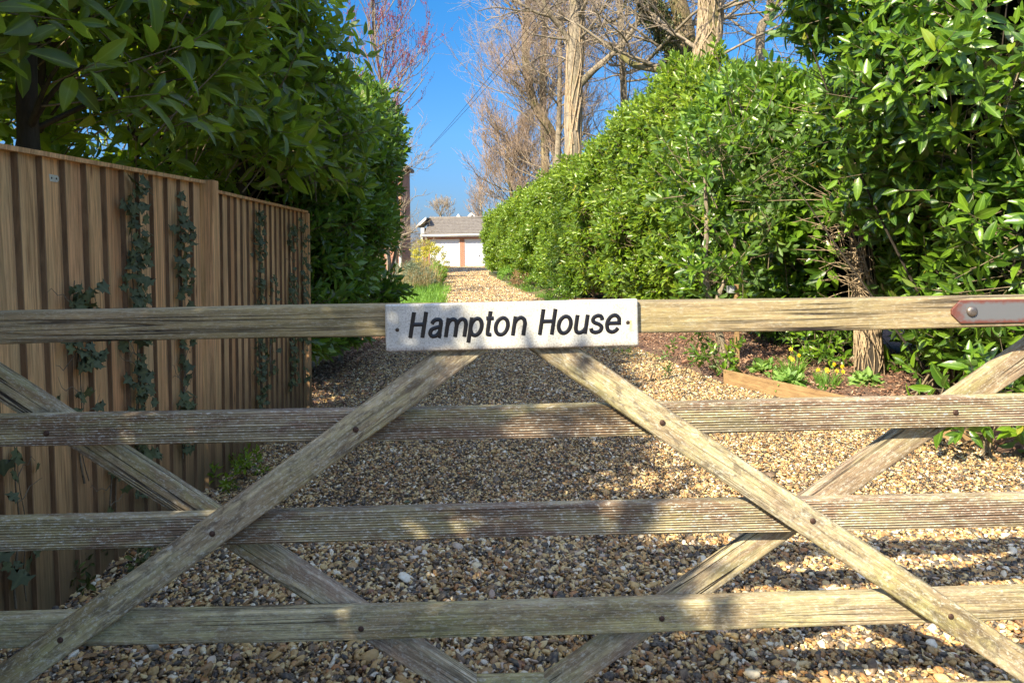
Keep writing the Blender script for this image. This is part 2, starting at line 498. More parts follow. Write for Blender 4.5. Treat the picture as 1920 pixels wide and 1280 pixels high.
STONE = [(0, (.02, .02, .024)), (.19, (.06, .055, .055)), (.31, (.15, .095, .06)), (.42, (.34, .20, .09)), (.54, (.52, .34, .13)),
         (.64, (.36, .15, .05)), (.72, (.60, .42, .17)), (.84, (.68, .53, .27)), (.93, (.82, .76, .62)), (1, (.22, .09, .05))]
def gravel_mat():
    m, nt, b, out = new_mat('flint gravel'); n = N(nt)
    a = n.attr('rnd')
    c = n.ramp(a.outputs['Fac'], STONE)
    co = n.coord('Object')
    f = n.noise(co, 90, 4, .6)
    c = n.mix(n.math('MULTIPLY', n.ramp(f, [(.4, 0), (.7, 1)]), .35), c, (.54, .42, .24))
    c = n.mix(n.math('MULTIPLY', n.ramp(n.noise(co, 55, 3), [(.55, 0), (.7, 1)]), .4), c, (.12, .09, .07))
    n.link(c, b.inputs['Base Color']); b.inputs['Roughness'].default_value = .55
    b.inputs['Specular IOR Level'].default_value = .4
    n.bump(f, .4, .003, b)
    return m
M['gravel'] = gravel_mat()

def drive_mat():
    m, nt, b, out = new_mat('driveway gravel bed'); n = N(nt)
    co = n.coord('Object')
    v = n.node('ShaderNodeTexVoronoi'); v.inputs['Scale'].default_value = 42
    n.link(co, v.inputs['Vector'])
    s = n.node('ShaderNodeSeparateColor'); n.link(v.outputs['Color'], s.inputs[0])
    c = n.ramp(s.outputs[0], STONE)
    c = n.mix(.35, c, (.56, .38, .14))
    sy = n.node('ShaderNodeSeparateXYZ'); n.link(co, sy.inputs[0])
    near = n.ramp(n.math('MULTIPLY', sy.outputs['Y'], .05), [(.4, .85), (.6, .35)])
    c = n.mix(n.math('MULTIPLY', near, n.ramp(v.outputs['Distance'], [(.25, .3), (.55, 1)])), c, (.06, .045, .03))  # gaps between stones darkened, their shade put into the colour
    big = n.noise(co, .8, 4, .6)
    c = n.mix(n.ramp(big, [(.4, 0), (.7, .35)]), c, (.36, .23, .11))
    n.link(c, b.inputs['Base Color']); b.inputs['Roughness'].default_value = .8
    h = n.math('ADD', n.math('MULTIPLY', v.outputs['Distance'], -1.0), n.math('MULTIPLY', s.outputs[1], .5))
    n.bump(h, 1.0, .02, b)
    return m
M['drive'] = drive_mat()

def soil_mat():
    m, nt, b, out = new_mat('bare soil and bark'); n = N(nt)
    co = n.coord('Object')
    f = n.noise(co, 30, 6, .75); g = n.noise(co, 2.2, 4)
    c = n.mix(n.ramp(f, [(.35, 0), (.65, 1)]), (.075, .038, .025), (.26, .15, .10))
    c = n.mix(n.ramp(g, [(.45, 0), (.7, .6)]), c, (.20, .14, .105))
    n.link(c, b.inputs['Base Color']); b.inputs['Roughness'].default_value = .95
    n.bump(f, 1.0, .02, b)
    return m
M['soil'] = soil_mat()
M['mulch'] = None
def mulch_mat():
    m, nt, b, out = new_mat('bark chip'); n = N(nt)
    c = n.ramp(n.attr('rnd').outputs['Fac'], [(0, (.07, .035, .022)), (.4, (.20, .10, .06)), (.75, (.33, .19, .12)), (1, (.42, .30, .20))])
    n.link(c, b.inputs['Base Color']); b.inputs['Roughness'].default_value = .9
    return m
M['mulch'] = mulch_mat()
def lawn_mat():
    m, nt, b, out = new_mat('rough ground'); n = N(nt)
    co = n.coord('Object')
    f = n.noise(co, 14, 6, .7)
    c = n.mix(n.ramp(f, [(.35, 0), (.65, 1)]), (.05, .07, .02), (.12, .14, .04))
    c = n.mix(n.ramp(n.noise(co, .4, 4), [(.4, 0), (.6, .8)]), c, (.13, .09, .055))
    n.link(c, b.inputs['Base Color']); b.inputs['Roughness'].default_value = .95
    n.bump(f, .8, .03, b)
    return m
M['lawn'] = lawn_mat()
def brick_mat():
    m, nt, b, out = new_mat('red brick'); n = N(nt)
    tc = n.node('ShaderNodeTexCoord')
    sp = n.node('ShaderNodeSeparateXYZ'); n.link(tc.outputs['Object'], sp.inputs[0])
    cb = n.node('ShaderNodeCombineXYZ')
    n.link(n.math('ADD', sp.outputs['X'], sp.outputs['Y']), cb.inputs[0]); n.link(sp.outputs['Z'], cb.inputs[1])
    t = n.node('ShaderNodeTexBrick')
    n.link(cb.outputs[0], t.inputs['Vector'])
    t.inputs['Scale'].default_value = 1
    t.inputs['Brick Width'].default_value = .225; t.inputs['Row Height'].default_value = .075
    t.inputs['Mortar Size'].default_value = .009; t.inputs['Mortar Smooth'].default_value = .1
    t.inputs['Color1'].default_value = (.36, .12, .065, 1); t.inputs['Color2'].default_value = (.24, .075, .045, 1)
    t.inputs['Mortar'].default_value = (.42, .34, .26, 1)
    c = n.mix(n.ramp(n.noise(tc.outputs['Object'], 5, 5), [(.4, 0), (.7, .4)]), t.outputs['Color'], (.40, .20, .12))
    n.link(c, b.inputs['Base Color']); b.inputs['Roughness'].default_value = .85
    n.bump(t.outputs['Fac'], .5, -.006, b)
    return m
M['brick'] = brick_mat()
def tile_mat():
    m, nt, b, out = new_mat('concrete roof tile'); n = N(nt)
    co = n.coord('Object')
    f = n.noise(co, 6, 6, .7); s = n.noise(co, 60, 3, .6)
    c = n.mix(n.ramp(f, [(.35, 0), (.7, 1)]), (.10, .085, .078), (.20, .18, .165))
    c = n.mix(n.math('MULTIPLY', n.ramp(s, [(.55, 0), (.62, 1)]), .5), c, (.42, .38, .28))
    n.link(c, b.inputs['Base Color']); b.inputs['Roughness'].default_value = .9
    n.bump(s, .4, .01, b)
    return m
M['tile'] = tile_mat()

# ------------------------------------------------------------------ foliage kit
def rot_from_dir(D, rng, roll=True):
    """(n,3,3) matrices whose columns are x,y,z axes; z = D"""
    D = D/np.linalg.norm(D, axis=1)[:, None]
    ref = np.where(np.abs(D[:, 2:3]) < .9, np.array([[0, 0, 1.0]]), np.array([[1.0, 0, 0]]))
    A = np.cross(ref, D); A /= np.linalg.norm(A, axis=1)[:, None]
    B = np.cross(D, A)
    th = rng.rand(len(D))*2*np.pi if roll else np.zeros(len(D))
    c, s = np.cos(th)[:, None], np.sin(th)[:, None]
    X = A*c + B*s; Y = -A*s + B*c
    return np.stack([X, Y, D], -1)

def one_leaf(l, w, fold, droop, st, curl=0.0):
    """leaf along +x, upper face +z. st stations -> verts, attr, tris, quads"""
    ts = [i/(st+1) for i in range(1, st+1)]
    V = [(0, 0, 0)]; A = [(0, 0)]
    for t in ts:
        hw = w*.5*math.sin(math.pi*min(1, t**.85))**.75
        zc = -droop*l*t*t
        x = l*t*(1-.15*droop*t)
        wave = curl*math.sin(t*9)*hw
        V += [(x, hw, zc+fold*hw+wave), (x, 0, zc), (x, -hw, zc+fold*hw-wave)]
        A += [(1, t), (0, t), (-1, t)]
    V.append((l*(1-.15*droop), 0, -droop*l)); A.append((0, 1))
    T = [(0, 2, 1), (0, 3, 2)]; Q = []
    for i in range(st-1):
        a = 1+3*i; b = a+3
        Q += [(a, a+1, b+1, b), (a+1, a+2, b+2, b+1)]
    e = len(V)-1; a = 1+3*(st-1)
    T += [(a, a+1, e), (a+1, a+2, e)]
    return np.array(V), np.array(A), np.array(T), np.array(Q) if Q else np.zeros((0, 4), int)

def shoot_proto(rng, nleaf, L, leaf_l, leaf_w, st, spread=(70, 25), droop=.22, pair=False):
    Vs, As, Ts, Qs, Is = [], [], [], [], []; n = 0
    for i in range(nleaf):
        f = i/max(1, nleaf-1)
        l = leaf_l*(1.0-.35*max(0, f-.6)/.4)*(.8+.35*rng.rand())
        V, A, T, Q = one_leaf(l, leaf_w*l/leaf_l*(.85+.3*rng.rand()), .25+.3*rng.rand(), droop*(.4+1.2*rng.rand())*(1.1-f), st, .12)
        el = R(90-(spread[0]*(1-f)+spread[1]*f) + rng.normal()*9)
        az = i*2.399+rng.normal()*.25
        tw = rng.normal()*.35
        # twist about x, raise by el, turn by az
        m = Matrix.Rotation(az, 3, 'Z') @ Matrix.Rotation(-el, 3, 'Y') @ Matrix.Rotation(tw, 3, 'X')
        m = np.array(m)
        V = V + np.array([leaf_l*.10, 0, 0])
        V = V@m.T + np.array([0, 0, L*f])
        Vs.append(V); As.append(A); Ts.append(T+n); Qs.append(Q+n); Is.append(np.full(len(V), rng.rand()))
        n += len(V)
    return dict(V=np.concatenate(Vs), A=np.concatenate(As), T=np.concatenate(Ts), Q=np.concatenate(Qs), I=np.concatenate(Is), L=L)

def make_foliage(name, P, D, scale, protos, mat, parent, rng, young=None, twig_mat=None, twig_back=.18):
    n = len(P)
    Rm = rot_from_dir(D, rng)
    idx = rng.randint(0, len(protos), n)
    Vs, Ts, Qs, LF, SH = [], [], [], [], []; off = 0
    shr = rng.rand(n) if young is None else young
    for k, pr in enumerate(protos):
        s = np.where(idx == k)[0]
        if not len(s): continue
        v = np.einsum('nij,mj->nmi', Rm[s], pr['V'])*scale[s][:, None, None] + P[s][:, None, :]
        m = len(pr['V'])
        Vs.append(v.reshape(-1, 3))
        base = off + np.arange(len(s))[:, None, None]*m
        Ts.append((pr['T'][None]+base).reshape(-1, 3))
        if len(pr['Q']): Qs.append((pr['Q'][None]+base).reshape(-1, 4))
        r = (pr['I'][None]+rng.rand(len(s))[:, None]) % 1
        lf = np.empty((len(s), m, 3)); lf[..., 0] = pr['A'][None, :, 0]; lf[..., 1] = pr['A'][None, :, 1]; lf[..., 2] = r
        LF.append(lf.reshape(-1, 3)); SH.append(np.repeat(shr[s], m))
        off += len(s)*m
    o = mesh_np(name, np.concatenate(Vs), [np.concatenate(Ts)] + ([np.concatenate(Qs)] if Qs else []), mat, parent,
                {'lf': np.concatenate(LF), 'sh': np.concatenate(SH)}, True)
    if twig_mat is not None:
        L = protos[0]['L']
        th = np.arange(3)/3*2*np.pi
        pv = []
        for z, r in ((-twig_back, .0045), (0, .0035), (L, .0015)):
            for t in th: pv.append((r*math.cos(t), r*math.sin(t), z))
        pv = np.array(pv)
        q = []
        for a in (0, 3):
            for j in range(3): q.append((a+j, a+(j+1) % 3, a+3+(j+1) % 3, a+3+j))
        v = np.einsum('nij,mj->nmi', Rm, pv)*scale[:, None, None]+P[:, None, :]
        Q = (np.array(q)[None]+(np.arange(n)*9)[:, None, None]).reshape(-1, 4)
        mesh_np('twigs', v.reshape(-1, 3), [Q], twig_mat, parent, None, True)
    return o

def protos(seed, k, **kw):
    rng = np.random.RandomState(seed)
    return [shoot_proto(rng, **kw) for _ in range(k)]
PR_NEAR = protos(1, 8, nleaf=9, L=.20, leaf_l=.135, leaf_w=.050, st=4, spread=(80, 30))
PR_BIG = protos(2, 8, nleaf=9, L=.24, leaf_l=.150, leaf_w=.052, st=5, spread=(85, 32), droop=.3)
PR_MID = protos(3, 8, nleaf=10, L=.17, leaf_l=.105, leaf_w=.042, st=2, spread=(80, 25))
PR_FAR = protos(4, 6, nleaf=10, L=.17, leaf_l=.105, leaf_w=.046, st=1, spread=(80, 25))

def tufts(P, cell, seed, jit=.8):
    """offset and distance (in cells) of each point from the nearest of many scattered tuft centres"""
    g = np.floor(P/cell).astype(np.int64); best = np.full(len(P), 9.0); vec = np.zeros_like(P)
    for i in (-1, 0, 1):
        for j in (-1, 0, 1):
            for k in (-1, 0, 1):
                c = g+np.array([i, j, k])
                h = (c[:, 0]*73856093 ^ c[:, 1]*19349663 ^ c[:, 2]*83492791)+seed*7919
                q = np.stack([((h*a) % 10007)/10007.0 for a in (1103, 2417, 3391)], -1)
                d = P/cell-(c+.5+(q-.5)*jit); n = np.linalg.norm(d, axis=1)
                m = n < best; best[m] = n[m]; vec[m] = d[m]
    return vec, best

def hedge_samples(rng, n, path, Hs, zlo, thick, side=-1, amp=.22, ns=3, holes=.3, top_w=1.0, inner=.16, zface=0.85, lean=0.0, cut=None, tuft=.34):
    """points and outward directions on the drive side and on the top of a clipped hedge.
    path rows (x, y); the face looks to -x when side=-1, to +x when side=+1"""
    path = np.array(path, float)
    seg = np.linalg.norm(np.diff(path, axis=0), axis=1); cs = np.concatenate([[0], np.cumsum(seg)])
    L = cs[-1]
    s = rng.rand(n)*L
    x = np.interp(s, cs, path[:, 0]); y = np.interp(s, cs, path[:, 1])
    H = np.interp(s, cs, Hs)
    e = .05
    dx = np.interp(np.clip(s+e, 0, L), cs, path[:, 0])-np.interp(np.clip(s-e, 0, L), cs, path[:, 0])
    dy = np.interp(np.clip(s+e, 0, L), cs, path[:, 1])-np.interp(np.clip(s-e, 0, L), cs, path[:, 1])
    nl = np.hypot(dx, dy)
    nx, ny = -dy/nl, dx/nl
    flip = np.sign(nx)*side; nx *= flip; ny *= flip
    # profile: face from zlo to H-r, rounded shoulder, then the flat top
    rr = .55
    face = (H-rr-zlo); arc = rr*np.pi/2; top = top_w
    tot = face+arc+top
    u = rng.rand(n)*tot
    z = np.where(u < face, zlo+u, 0.0); back = np.zeros(n)
    an = np.clip((u-face)/rr, 0, np.pi/2)
    isarc = (u >= face)
    z = np.where(isarc, H-rr+rr*np.sin(an), z)
    back = np.where(isarc, rr*(1-np.cos(an))+np.clip(u-face-arc, 0, None), 0)
    ou = np.cos(an); up = np.sin(an)
    P = np.stack([x-nx*back, y-ny*back, z], -1)
    Nn = np.stack([nx*ou, ny*ou, up], -1)
    w = wob(P, 1.5, ns+11)*amp*.8 + wob(P, 3.2, ns)*amp*.7 + wob(P, 7.5, ns+7)*amp*.45
    # belly: lower part slightly set back at the foot
    foot = np.clip((.9-z)/.9, 0, 1)*.35
    dpth = rng.exponential(inner, n)
    P0 = P+Nn*(w-foot)[:, None]
    tv, td = tufts(P0, tuft, ns+1)
    w = w+tuft*.75*(.75-td)
    P = P + Nn*(w-dpth-foot)[:, None]
    P[:, 0] += side*lean*(z-zlo)
    keep = (wob(P, 3.6, ns+3) > -1+holes*(1+.8*(z < 1.2))) | (rng.rand(n) < .18)
    keep &= (td < .62) | (rng.rand(n) < .22)
    if cut is not None: keep &= ~cut(P)
    D = Nn*.9 + tv*1.1 + np.array([0, 0, .45]) + rng.normal(size=(n, 3))*.28
    return P[keep], D[keep], dpth[keep], z[keep]/H[keep]

def hedge_core(name, path, Hs, zlo, inset, thick, side, parent, seed):
    path = np.array(path, float)
    seg = np.linalg.norm(np.diff(path, axis=0), axis=1); cs = np.concatenate([[0], np.cumsum(seg)])
    ns = max(6, int(cs[-1]/.25)); s = np.linspace(0, cs[-1], ns)
    x = np.interp(s, cs, path[:, 0]); y = np.interp(s, cs, path[:, 1]); H = np.interp(s, cs, Hs)-.45
    nzr = 14
    V = []
    for k in range(ns):
        prof = [(0, zlo)]+[(0.0, zlo+(H[k]-.3-zlo)*j/8) for j in range(1, 9)]+[(.15, H[k]-.05), (.4, H[k]), (thick, H[k]), (thick, zlo+.8), (thick, zlo)]
        for (b, z) in prof:
            V.append((x[k]-side*(inset+b), y[k], z))
    m = 14
    V = np.array(V)
    V += np.stack([wob(V, 5, seed)*.12, wob(V, 5, seed+1)*.1, wob(V, 5, seed+2)*.1], -1)
    F = []
    for k in range(ns-1):
        for j in range(m):
            F.append((k*m+j, k*m+(j+1) % m, (k+1)*m+(j+1) % m, (k+1)*m+j))
    o = mesh_np(name, V, [np.array(F)], M['inner'], parent)  # solid shell behind the leaves, coloured as the shade in the gaps
    return o

def blob_samples(rng, n, blobs, amp=.12, ns=5, inner=.15, up=.35, jit=.4, zmin=0.05):
    A = np.array([4*((b[3]*b[4])**1.6+(b[3]*b[5])**1.6+(b[4]*b[5])**1.6)**(1/1.6) for b in blobs]); A = A/A.sum()
    k = rng.choice(len(blobs), n, p=A)
    B = np.array(blobs)[k]
    d = rng.normal(size=(n, 3)); d /= np.linalg.norm(d, axis=1)[:, None]
    P = B[:, :3]+d*B[:, 3:6]
    Nn = d/B[:, 3:6]; Nn /= np.linalg.norm(Nn, axis=1)[:, None]
    w = wob(P, 3.5, ns)*amp + wob(P, 8, ns+3)*amp*.5
    dp = rng.exponential(inner, n)
    big = min(b[3] for b in blobs) > .35
    if big:
        tv, td = tufts(P+Nn*w[:, None], .42, ns+1); w = w+.26*(.75-td)
    P = P+Nn*(w-dp)[:, None]
    inside = np.zeros(n, bool)
    for j, b in enumerate(blobs):
        q = ((P-np.array(b[:3]))/np.array(b[3:6])); inside |= (np.sum(q*q, 1) < .55)
    keep = (~inside) & (P[:, 2] > zmin)
    D = Nn+np.array([0, 0, up])+rng.normal(size=(n, 3))*jit
    if big:
        keep &= (td < .62) | (rng.rand(n) < .25); D = D+tv*1.0
    return P[keep], D[keep]

def spikes(root, pts, h, seed):
    """upright laurel blossom spikes, each its own part; pts = list of (point, direction)"""
    rng = np.random.RandomState(seed)
    ico = bmesh.new(); bmesh.ops.create_icosphere(ico, subdivisions=1, radius=1)
    iv = np.array([v.co[:] for v in ico.verts]); fi = np.array([[v.index for v in f.verts] for f in ico.faces]); ico.free()
    Vs, Fs, n = [], [], 0
    for i in range(46):
        t = i/46; a = i*2.4
        r = .011*(1-.6*t)+.002
        c = np.array([r*math.cos(a), r*math.sin(a), h*(.12+.88*t)])
        Vs.append(iv*(.0048*(1-.35*t))+c); Fs.append(fi+n); n += len(iv)
    SV = np.concatenate(Vs); SF = np.concatenate(Fs)
    me0 = None
    for p, d in pts:
        dd = np.array([d]); Rm = rot_from_dir(dd, rng)[0]
        if me0 is None:
            o = mesh_np('flower_spike', SV, [SF], M['flower_cream'], None, None, True)
            me0 = o.data
        else:
            o = bpy.data.objects.new('flower_spike', me0); COL.objects.link(o)
        m = Matrix([list(Rm[0]), list(Rm[1]), list(Rm[2])]).to_4x4()
        o.parent = root
        o.matrix_basis = Matrix.Translation(Vector(p)-root.location) @ m @ Matrix.Scale(1.2+.6*rng.rand(), 4)

# ------------------------------------------------------------------ ground
LEFT = np.array([(-6, -3.2), (0, -2.0), (2, -1.95), (6, -1.95), (8, -2.0), (14, -1.75), (16.5, -1.8), (21, -2.15), (27, -2.7), (33, -3.3), (36, -4.3), (40, -7.5), (48, -8)])
RIGHT = np.array([(-6, 4.5), (3.6, 4.6), (4.15, 3.3), (4.9, 2.9), (5.45, 2.67), (6.7, 2.07), (7.2, 1.98), (9.2, 1.62), (12, 1.4), (16, .95), (20, .45), (26, -.35), (33, -1.15), (36, -1.2), (40, -.3), (48, 0)])
def xl(y): return np.interp(y, LEFT[:, 0], LEFT[:, 1])
def xr(y): return np.interp(y, RIGHT[:, 0], RIGHT[:, 1])

g = MB()
gv = [(-150, -60, 0), (150, -60, 0), (150, 260, 0), (-150, 260, 0)]
g.add(gv, [(0, 1, 2, 3)])
tag(g.build('ground', M['lawn']), kind='structure')
ys = np.linspace(-6, 47, 160)
V = []; F = []
for i, y in enumerate(ys):
    for t in np.linspace(0, 1, 8):
        V.append((xl(y)+(xr(y)-xl(y))*t, y, .006))
for i in range(len(ys)-1):
    for j in range(7):
        a = i*8+j; F.append((a, a+1, a+9, a+8))
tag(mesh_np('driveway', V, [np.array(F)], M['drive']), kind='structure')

# soil bed on the right, a low mound
rng = np.random.RandomState(5)
V = []; F = []
ys = np.linspace(3.3, 20, 150); ts = np.linspace(0, 1, 30)
for y in ys:
    x0 = np.interp(y, RIGHT[:, 0], RIGHT[:, 1])
    for t in ts: V.append((x0+t*4.2, y, 0))
V = np.array(V)
tt = np.tile(ts, len(ys))
V[:, 2] = .012+.11*np.clip(tt*8, 0, 1)*(1+.35*wob(V, 2.2, 2))+.012*wob(V, 14, 4)+.008*wob(V, 40, 5)
V[:, 2] *= np.where(np.repeat(ys, 30) < 3.6, .3, 1)
n2 = len(ts)
for i in range(len(ys)-1):
    for j in range(n2-1):
        a = i*n2+j; F.append((a, a+1, a+n2+1, a+n2))
tag(mesh_np('soil_bed', V, [np.array(F)], M['soil'], smooth=True), kind='structure')

# ---- stones
def ico_protos(sub, k, seed, flat=(.8, .45), rough=.2):
    rng = np.random.RandomState(seed); out = []
    b = bmesh.new(); bmesh.ops.create_icosphere(b, subdivisions=sub, radius=1)
    v0 = np.array([v.co[:] for v in b.verts]); f = np.array([[v.index for v in ff.verts] for ff in b.faces]); b.free()
    for i in range(k):
        v = v0*(1+rng.normal(size=(len(v0), 1))*rough*.5)
        for _ in range(8):            # knapped facets
            d = rng.normal(size=3); d /= np.linalg.norm(d); lim = .34+.34*rng.rand()
            pr = v@d; ex = np.clip(pr-lim, 0, None); v = v-ex[:, None]*d
        v = v*1.45*np.array([1, flat[0]*(.6+.6*rng.rand()), flat[1]*(.45+.7*rng.rand())])
        out.append(v)
    return out, f
def scatter(name, P, size, sub, seed, mat, tilt=.5, flat=(.8, .5), label=None):
    rng = np.random.RandomState(seed)
    pv, f = ico_protos(sub, 14, seed, flat)
    n = len(P); idx = rng.randint(0, len(pv), n)
    D = np.concatenate([rng.normal(size=(n, 2))*tilt, np.ones((n, 1))], 1)
    Rm = rot_from_dir(D, rng)
    Vs, Fs, Rr = [], [], []; off = 0; m = len(pv[0])
    for k in range(len(pv)):
        s = np.where(idx == k)[0]
        v = np.einsum('nij,mj->nmi', Rm[s], pv[k])*size[s][:, None, None]+P[s][:, None, :]
        Vs.append(v.reshape(-1, 3)); Fs.append((f[None]+(off+np.arange(len(s))*m)[:, None, None]).reshape(-1, 3))
        Rr.append(np.repeat(rng.rand(len(s)), m)); off += len(s)*m
    return mesh_np(name, np.concatenate(Vs), [np.concatenate(Fs)], mat, None, {'rnd': np.concatenate(Rr)}, False)
def stone_pts(rng, dens, y0, y1, xlim=2.0, zl=.006, zt=.016):
    n = int(dens*(y1-y0)*2*xlim)
    y = y0+rng.rand(n)*(y1-y0); x = (rng.rand(n)*2-1)*xlim
    k = (x > xl(y)+.02) & (x < xr(y)-.01) & (np.abs(x) < y*.80+.3)
    x, y = x[k], y[k]
    z = zl+rng.rand(len(x))*zt
    P = np.stack([x, y, z], -1)
    P[:, 2] += .008*wob(P, 5, 3)+.006
    # heaped a little against the edges
    return P
rng = np.random.RandomState(11)
P = stone_pts(rng, 10000, 2.0, 3.4, 3.3)
s1 = scatter('gravel', P, .0084*np.exp(rng.normal(size=len(P))*.36), 2, 21, M['gravel'])
tag(s1, kind='stuff')
P = stone_pts(rng, 8500, 3.4, 6.2, 3.6)
tag(scatter('gravel', P, .0084*np.exp(rng.normal(size=len(P))*.36), 1, 22, M['gravel']), kind='stuff')
P = stone_pts(rng, 5000, 6.2, 10, 2.6)
tag(scatter('gravel', P, .0105*np.exp(rng.normal(size=len(P))*.3), 1, 23, M['gravel']), kind='stuff')
P = stone_pts(rng, 900, 14, 26, 3.2)
tag(scatter('gravel', P, .019*np.exp(rng.normal(size=len(P))*.3), 1, 24, M['gravel']), kind='stuff')
P = stone_pts(rng, 700, 26, 46.5, 6.5)
P = P[:32000]
tag(scatter('gravel', P, .024*np.exp(rng.normal(size=len(P))*.3), 1, 27, M['gravel']), kind='stuff')
# bark chips and clods on the bed
n = 16000
y = 3.6+rng.rand(n)*7; x = xr(y)+.02+rng.rand(n)*2.6
P = np.stack([x, y, .06+.07*np.clip((x-xr(y))*2.2, 0, 1)+.02*rng.rand(n)], -1)
P[:, 2] += .03*wob(P, 2.2, 2)
tag(scatter('bark_mulch', P, .013*np.exp(rng.normal(size=n)*.4), 1, 25, M['mulch'], .5, (.5, .3)), kind='stuff')
# dark litter along the foot of the left hedge
n = 9000
y = 5.4+rng.rand(n)*6; x = -1.95+rng.exponential(.28, n)-.35
P = np.stack([x, y, .015+.03*rng.rand(n)], -1); P = P[x < -.9]
tag(scatter('leaf_litter', P, .013*np.exp(rng.normal(size=len(P))*.4), 1, 26, M['mulch'], .5, (.6, .25)), kind='stuff')

# ------------------------------------------------------------------ the gate
gate = empty('gate', (0, GY, 0), 'weathered five bar wooden gate with diagonal braces closed across the gravel drive', 'gate')
def timber(name, pa, pb, h, t, mat, parent, seed, label=None, wobble=.0016, rnd=.006):
    """timber whose FRONT face centre line runs pa->pb; h = height of the face, t = thickness away from the camera"""
    pa, pb = Vector(pa), Vector(pb)
    X = (pb-pa); L = X.length; X.normalize()
    Yn = Vector((-GK, 1, 0)).normalized()
    Z = X.cross(Yn).normalized(); Yn = Z.cross(X).normalized()
    nst = max(8, int(L/.03))
    prof = []
    hh, tt = h/2, t
    # rounded rectangle, clockwise
    for (cy, cz, a0) in ((rnd, hh-rnd, 180), (tt-rnd, hh-rnd, 90), (tt-rnd, -hh+rnd, 0), (rnd, -hh+rnd, -90)):
        pass
    def corner(cy, cz, a0, a1):
        for k in range(4):
            a = R(a0+(a1-a0)*k/3)
            prof.append((cy+rnd*math.cos(a), cz+rnd*math.sin(a)))
    corner(rnd, -hh+rnd, 270, 180)
    for k in range(1, 6): prof.append((0, -hh+rnd+(h-2*rnd)*k/6))
    corner(rnd, hh-rnd, 180, 90)
    corner(tt-rnd, hh-rnd, 90, 0)
    corner(tt-rnd, -hh+rnd, 0, -90)
    prof = np.array(prof); m = len(prof)
    xs = np.linspace(-L/2, L/2, nst)
    V = np.zeros((nst, m, 3))
    V[:, :, 0] = xs[:, None]; V[:, :, 1] = prof[None, :, 0]; V[:, :, 2] = prof[None, :, 1]
    Vf = V.reshape(-1, 3)
    off = np.stack([np.zeros(len(Vf)), wob(Vf*np.array([.25, 1, 1])+seed*3.1, 22, seed), wob(Vf*np.array([.22, 1, 1])+seed*5.7, 20, seed+1)], -1)*wobble
    off[:, 2] += .0022*np.sin(Vf[:, 0]*2.3+seed)
    Vf = Vf+off
    F = []
    for i in range(nst-1):
        for j in range(m):
            k = (j+1) % m
            F.append((i*m+j, (i+1)*m+j, (i+1)*m+k, i*m+k))
    c0 = len(Vf); Vf = np.concatenate([Vf, [[-L/2, t/2, 0], [L/2, t/2, 0]]])
    T = []
    for j in range(m):
        k = (j+1) % m
        T.append((c0, j, k)); T.append((c0+1, (nst-1)*m+k, (nst-1)*m+j))
    o = mesh_np(name, Vf, [np.array(F), np.array(T)], mat, None, None, True)
    o.parent = parent
    mw = Matrix((X, Yn, Z)).transposed().to_4x4(); mw.translation = (pa+pb)/2
    o.matrix_basis = Matrix.Translation(-parent.location) @ mw
    if label: o['label'] = label
    return o
RO = .038        # rails sit behind the front braces
def rail(name, yl, yr, hpx, t, off, mat, seed, x0=-260, x1=2250, label=None):
    s = (yr-yl)/1920
    return timber(name, gp(x0, yl+s*x0, off), gp(x1, yl+s*x1, off), hpx*.0014*(1+off/GY), t, mat, gate, seed, label)
tr = rail('top_rail', 615, 583, 58.5, .073, -.003, M['top_wood'], 3)
rail('rail', 811, 771.5, 58.5, .040, RO, M['rail_wood'], 5)
rail('rail', 1003.5, 957, 59.5, .040, RO, M['rail_wood'], 8)
rail('rail', 1189.5, 1136, 58, .040, RO, M['low_wood'], 11)
rail('rail', 1362, 1316, 56, .040, RO, M['low_wood'], 14)
def brace(p0, p1, hpx, off, mat, seed, ext0=0, ext1=0):
    a = Vector(p0); b = Vector(p1); d = (b-a)
    a2 = a-d*ext0; b2 = b+d*ext1
    timber('brace', gp(a2.x, a2.y, off), gp(b2.x, b2.y, off), hpx*.0014*(1+off/GY), .036, mat, gate, seed)
# front pair (centre lines)
brace((868, 656), (28, 1264), 57, 0, M['brace_wood'], 21, .05, .28)
brace((1038, 654), (1930, 1256), 55, 0, M['brace_wood'], 24, .05, .2)
# rear pair
RB = RO+.042
brace((-2, 723), (855, 1280), 52, RB, M['rear_wood'], 27, .24, .1)
brace((1925, 672), (1057, 1277), 50, RB, M['rear_wood'], 30, .22, .1)
# joint block where the rear braces meet
timber('joint_block', gp(890, 1304, RB), gp(1030, 1300, RB), .076, .036, M['low_wood'], gate, 33)
# stiles at both ends
for px in (-235, 2215):
    timber('stile', gp(px, 1400, .0), gp(px, 560, .0), .09, .075, M['top_wood'], gate, 41+px % 7)
# bolt heads
for (px, py, off) in ((667, 805, 0), (1242, 792, 0), (113, 1199, 0), (1524, 976, 0), (1783, 1155, 0), (87, 812, RO), (1792, 773, RO),
                      (677, 1178, RO), (1241, 1159, RO), (398, 1000, 0)):
    b = MB(); c = gp(px, py, off-.001); b.dome(c, .0078, .0035, (GK, -1, 0), 14)
    b.build('bolt', M['bolt'], gate, True)

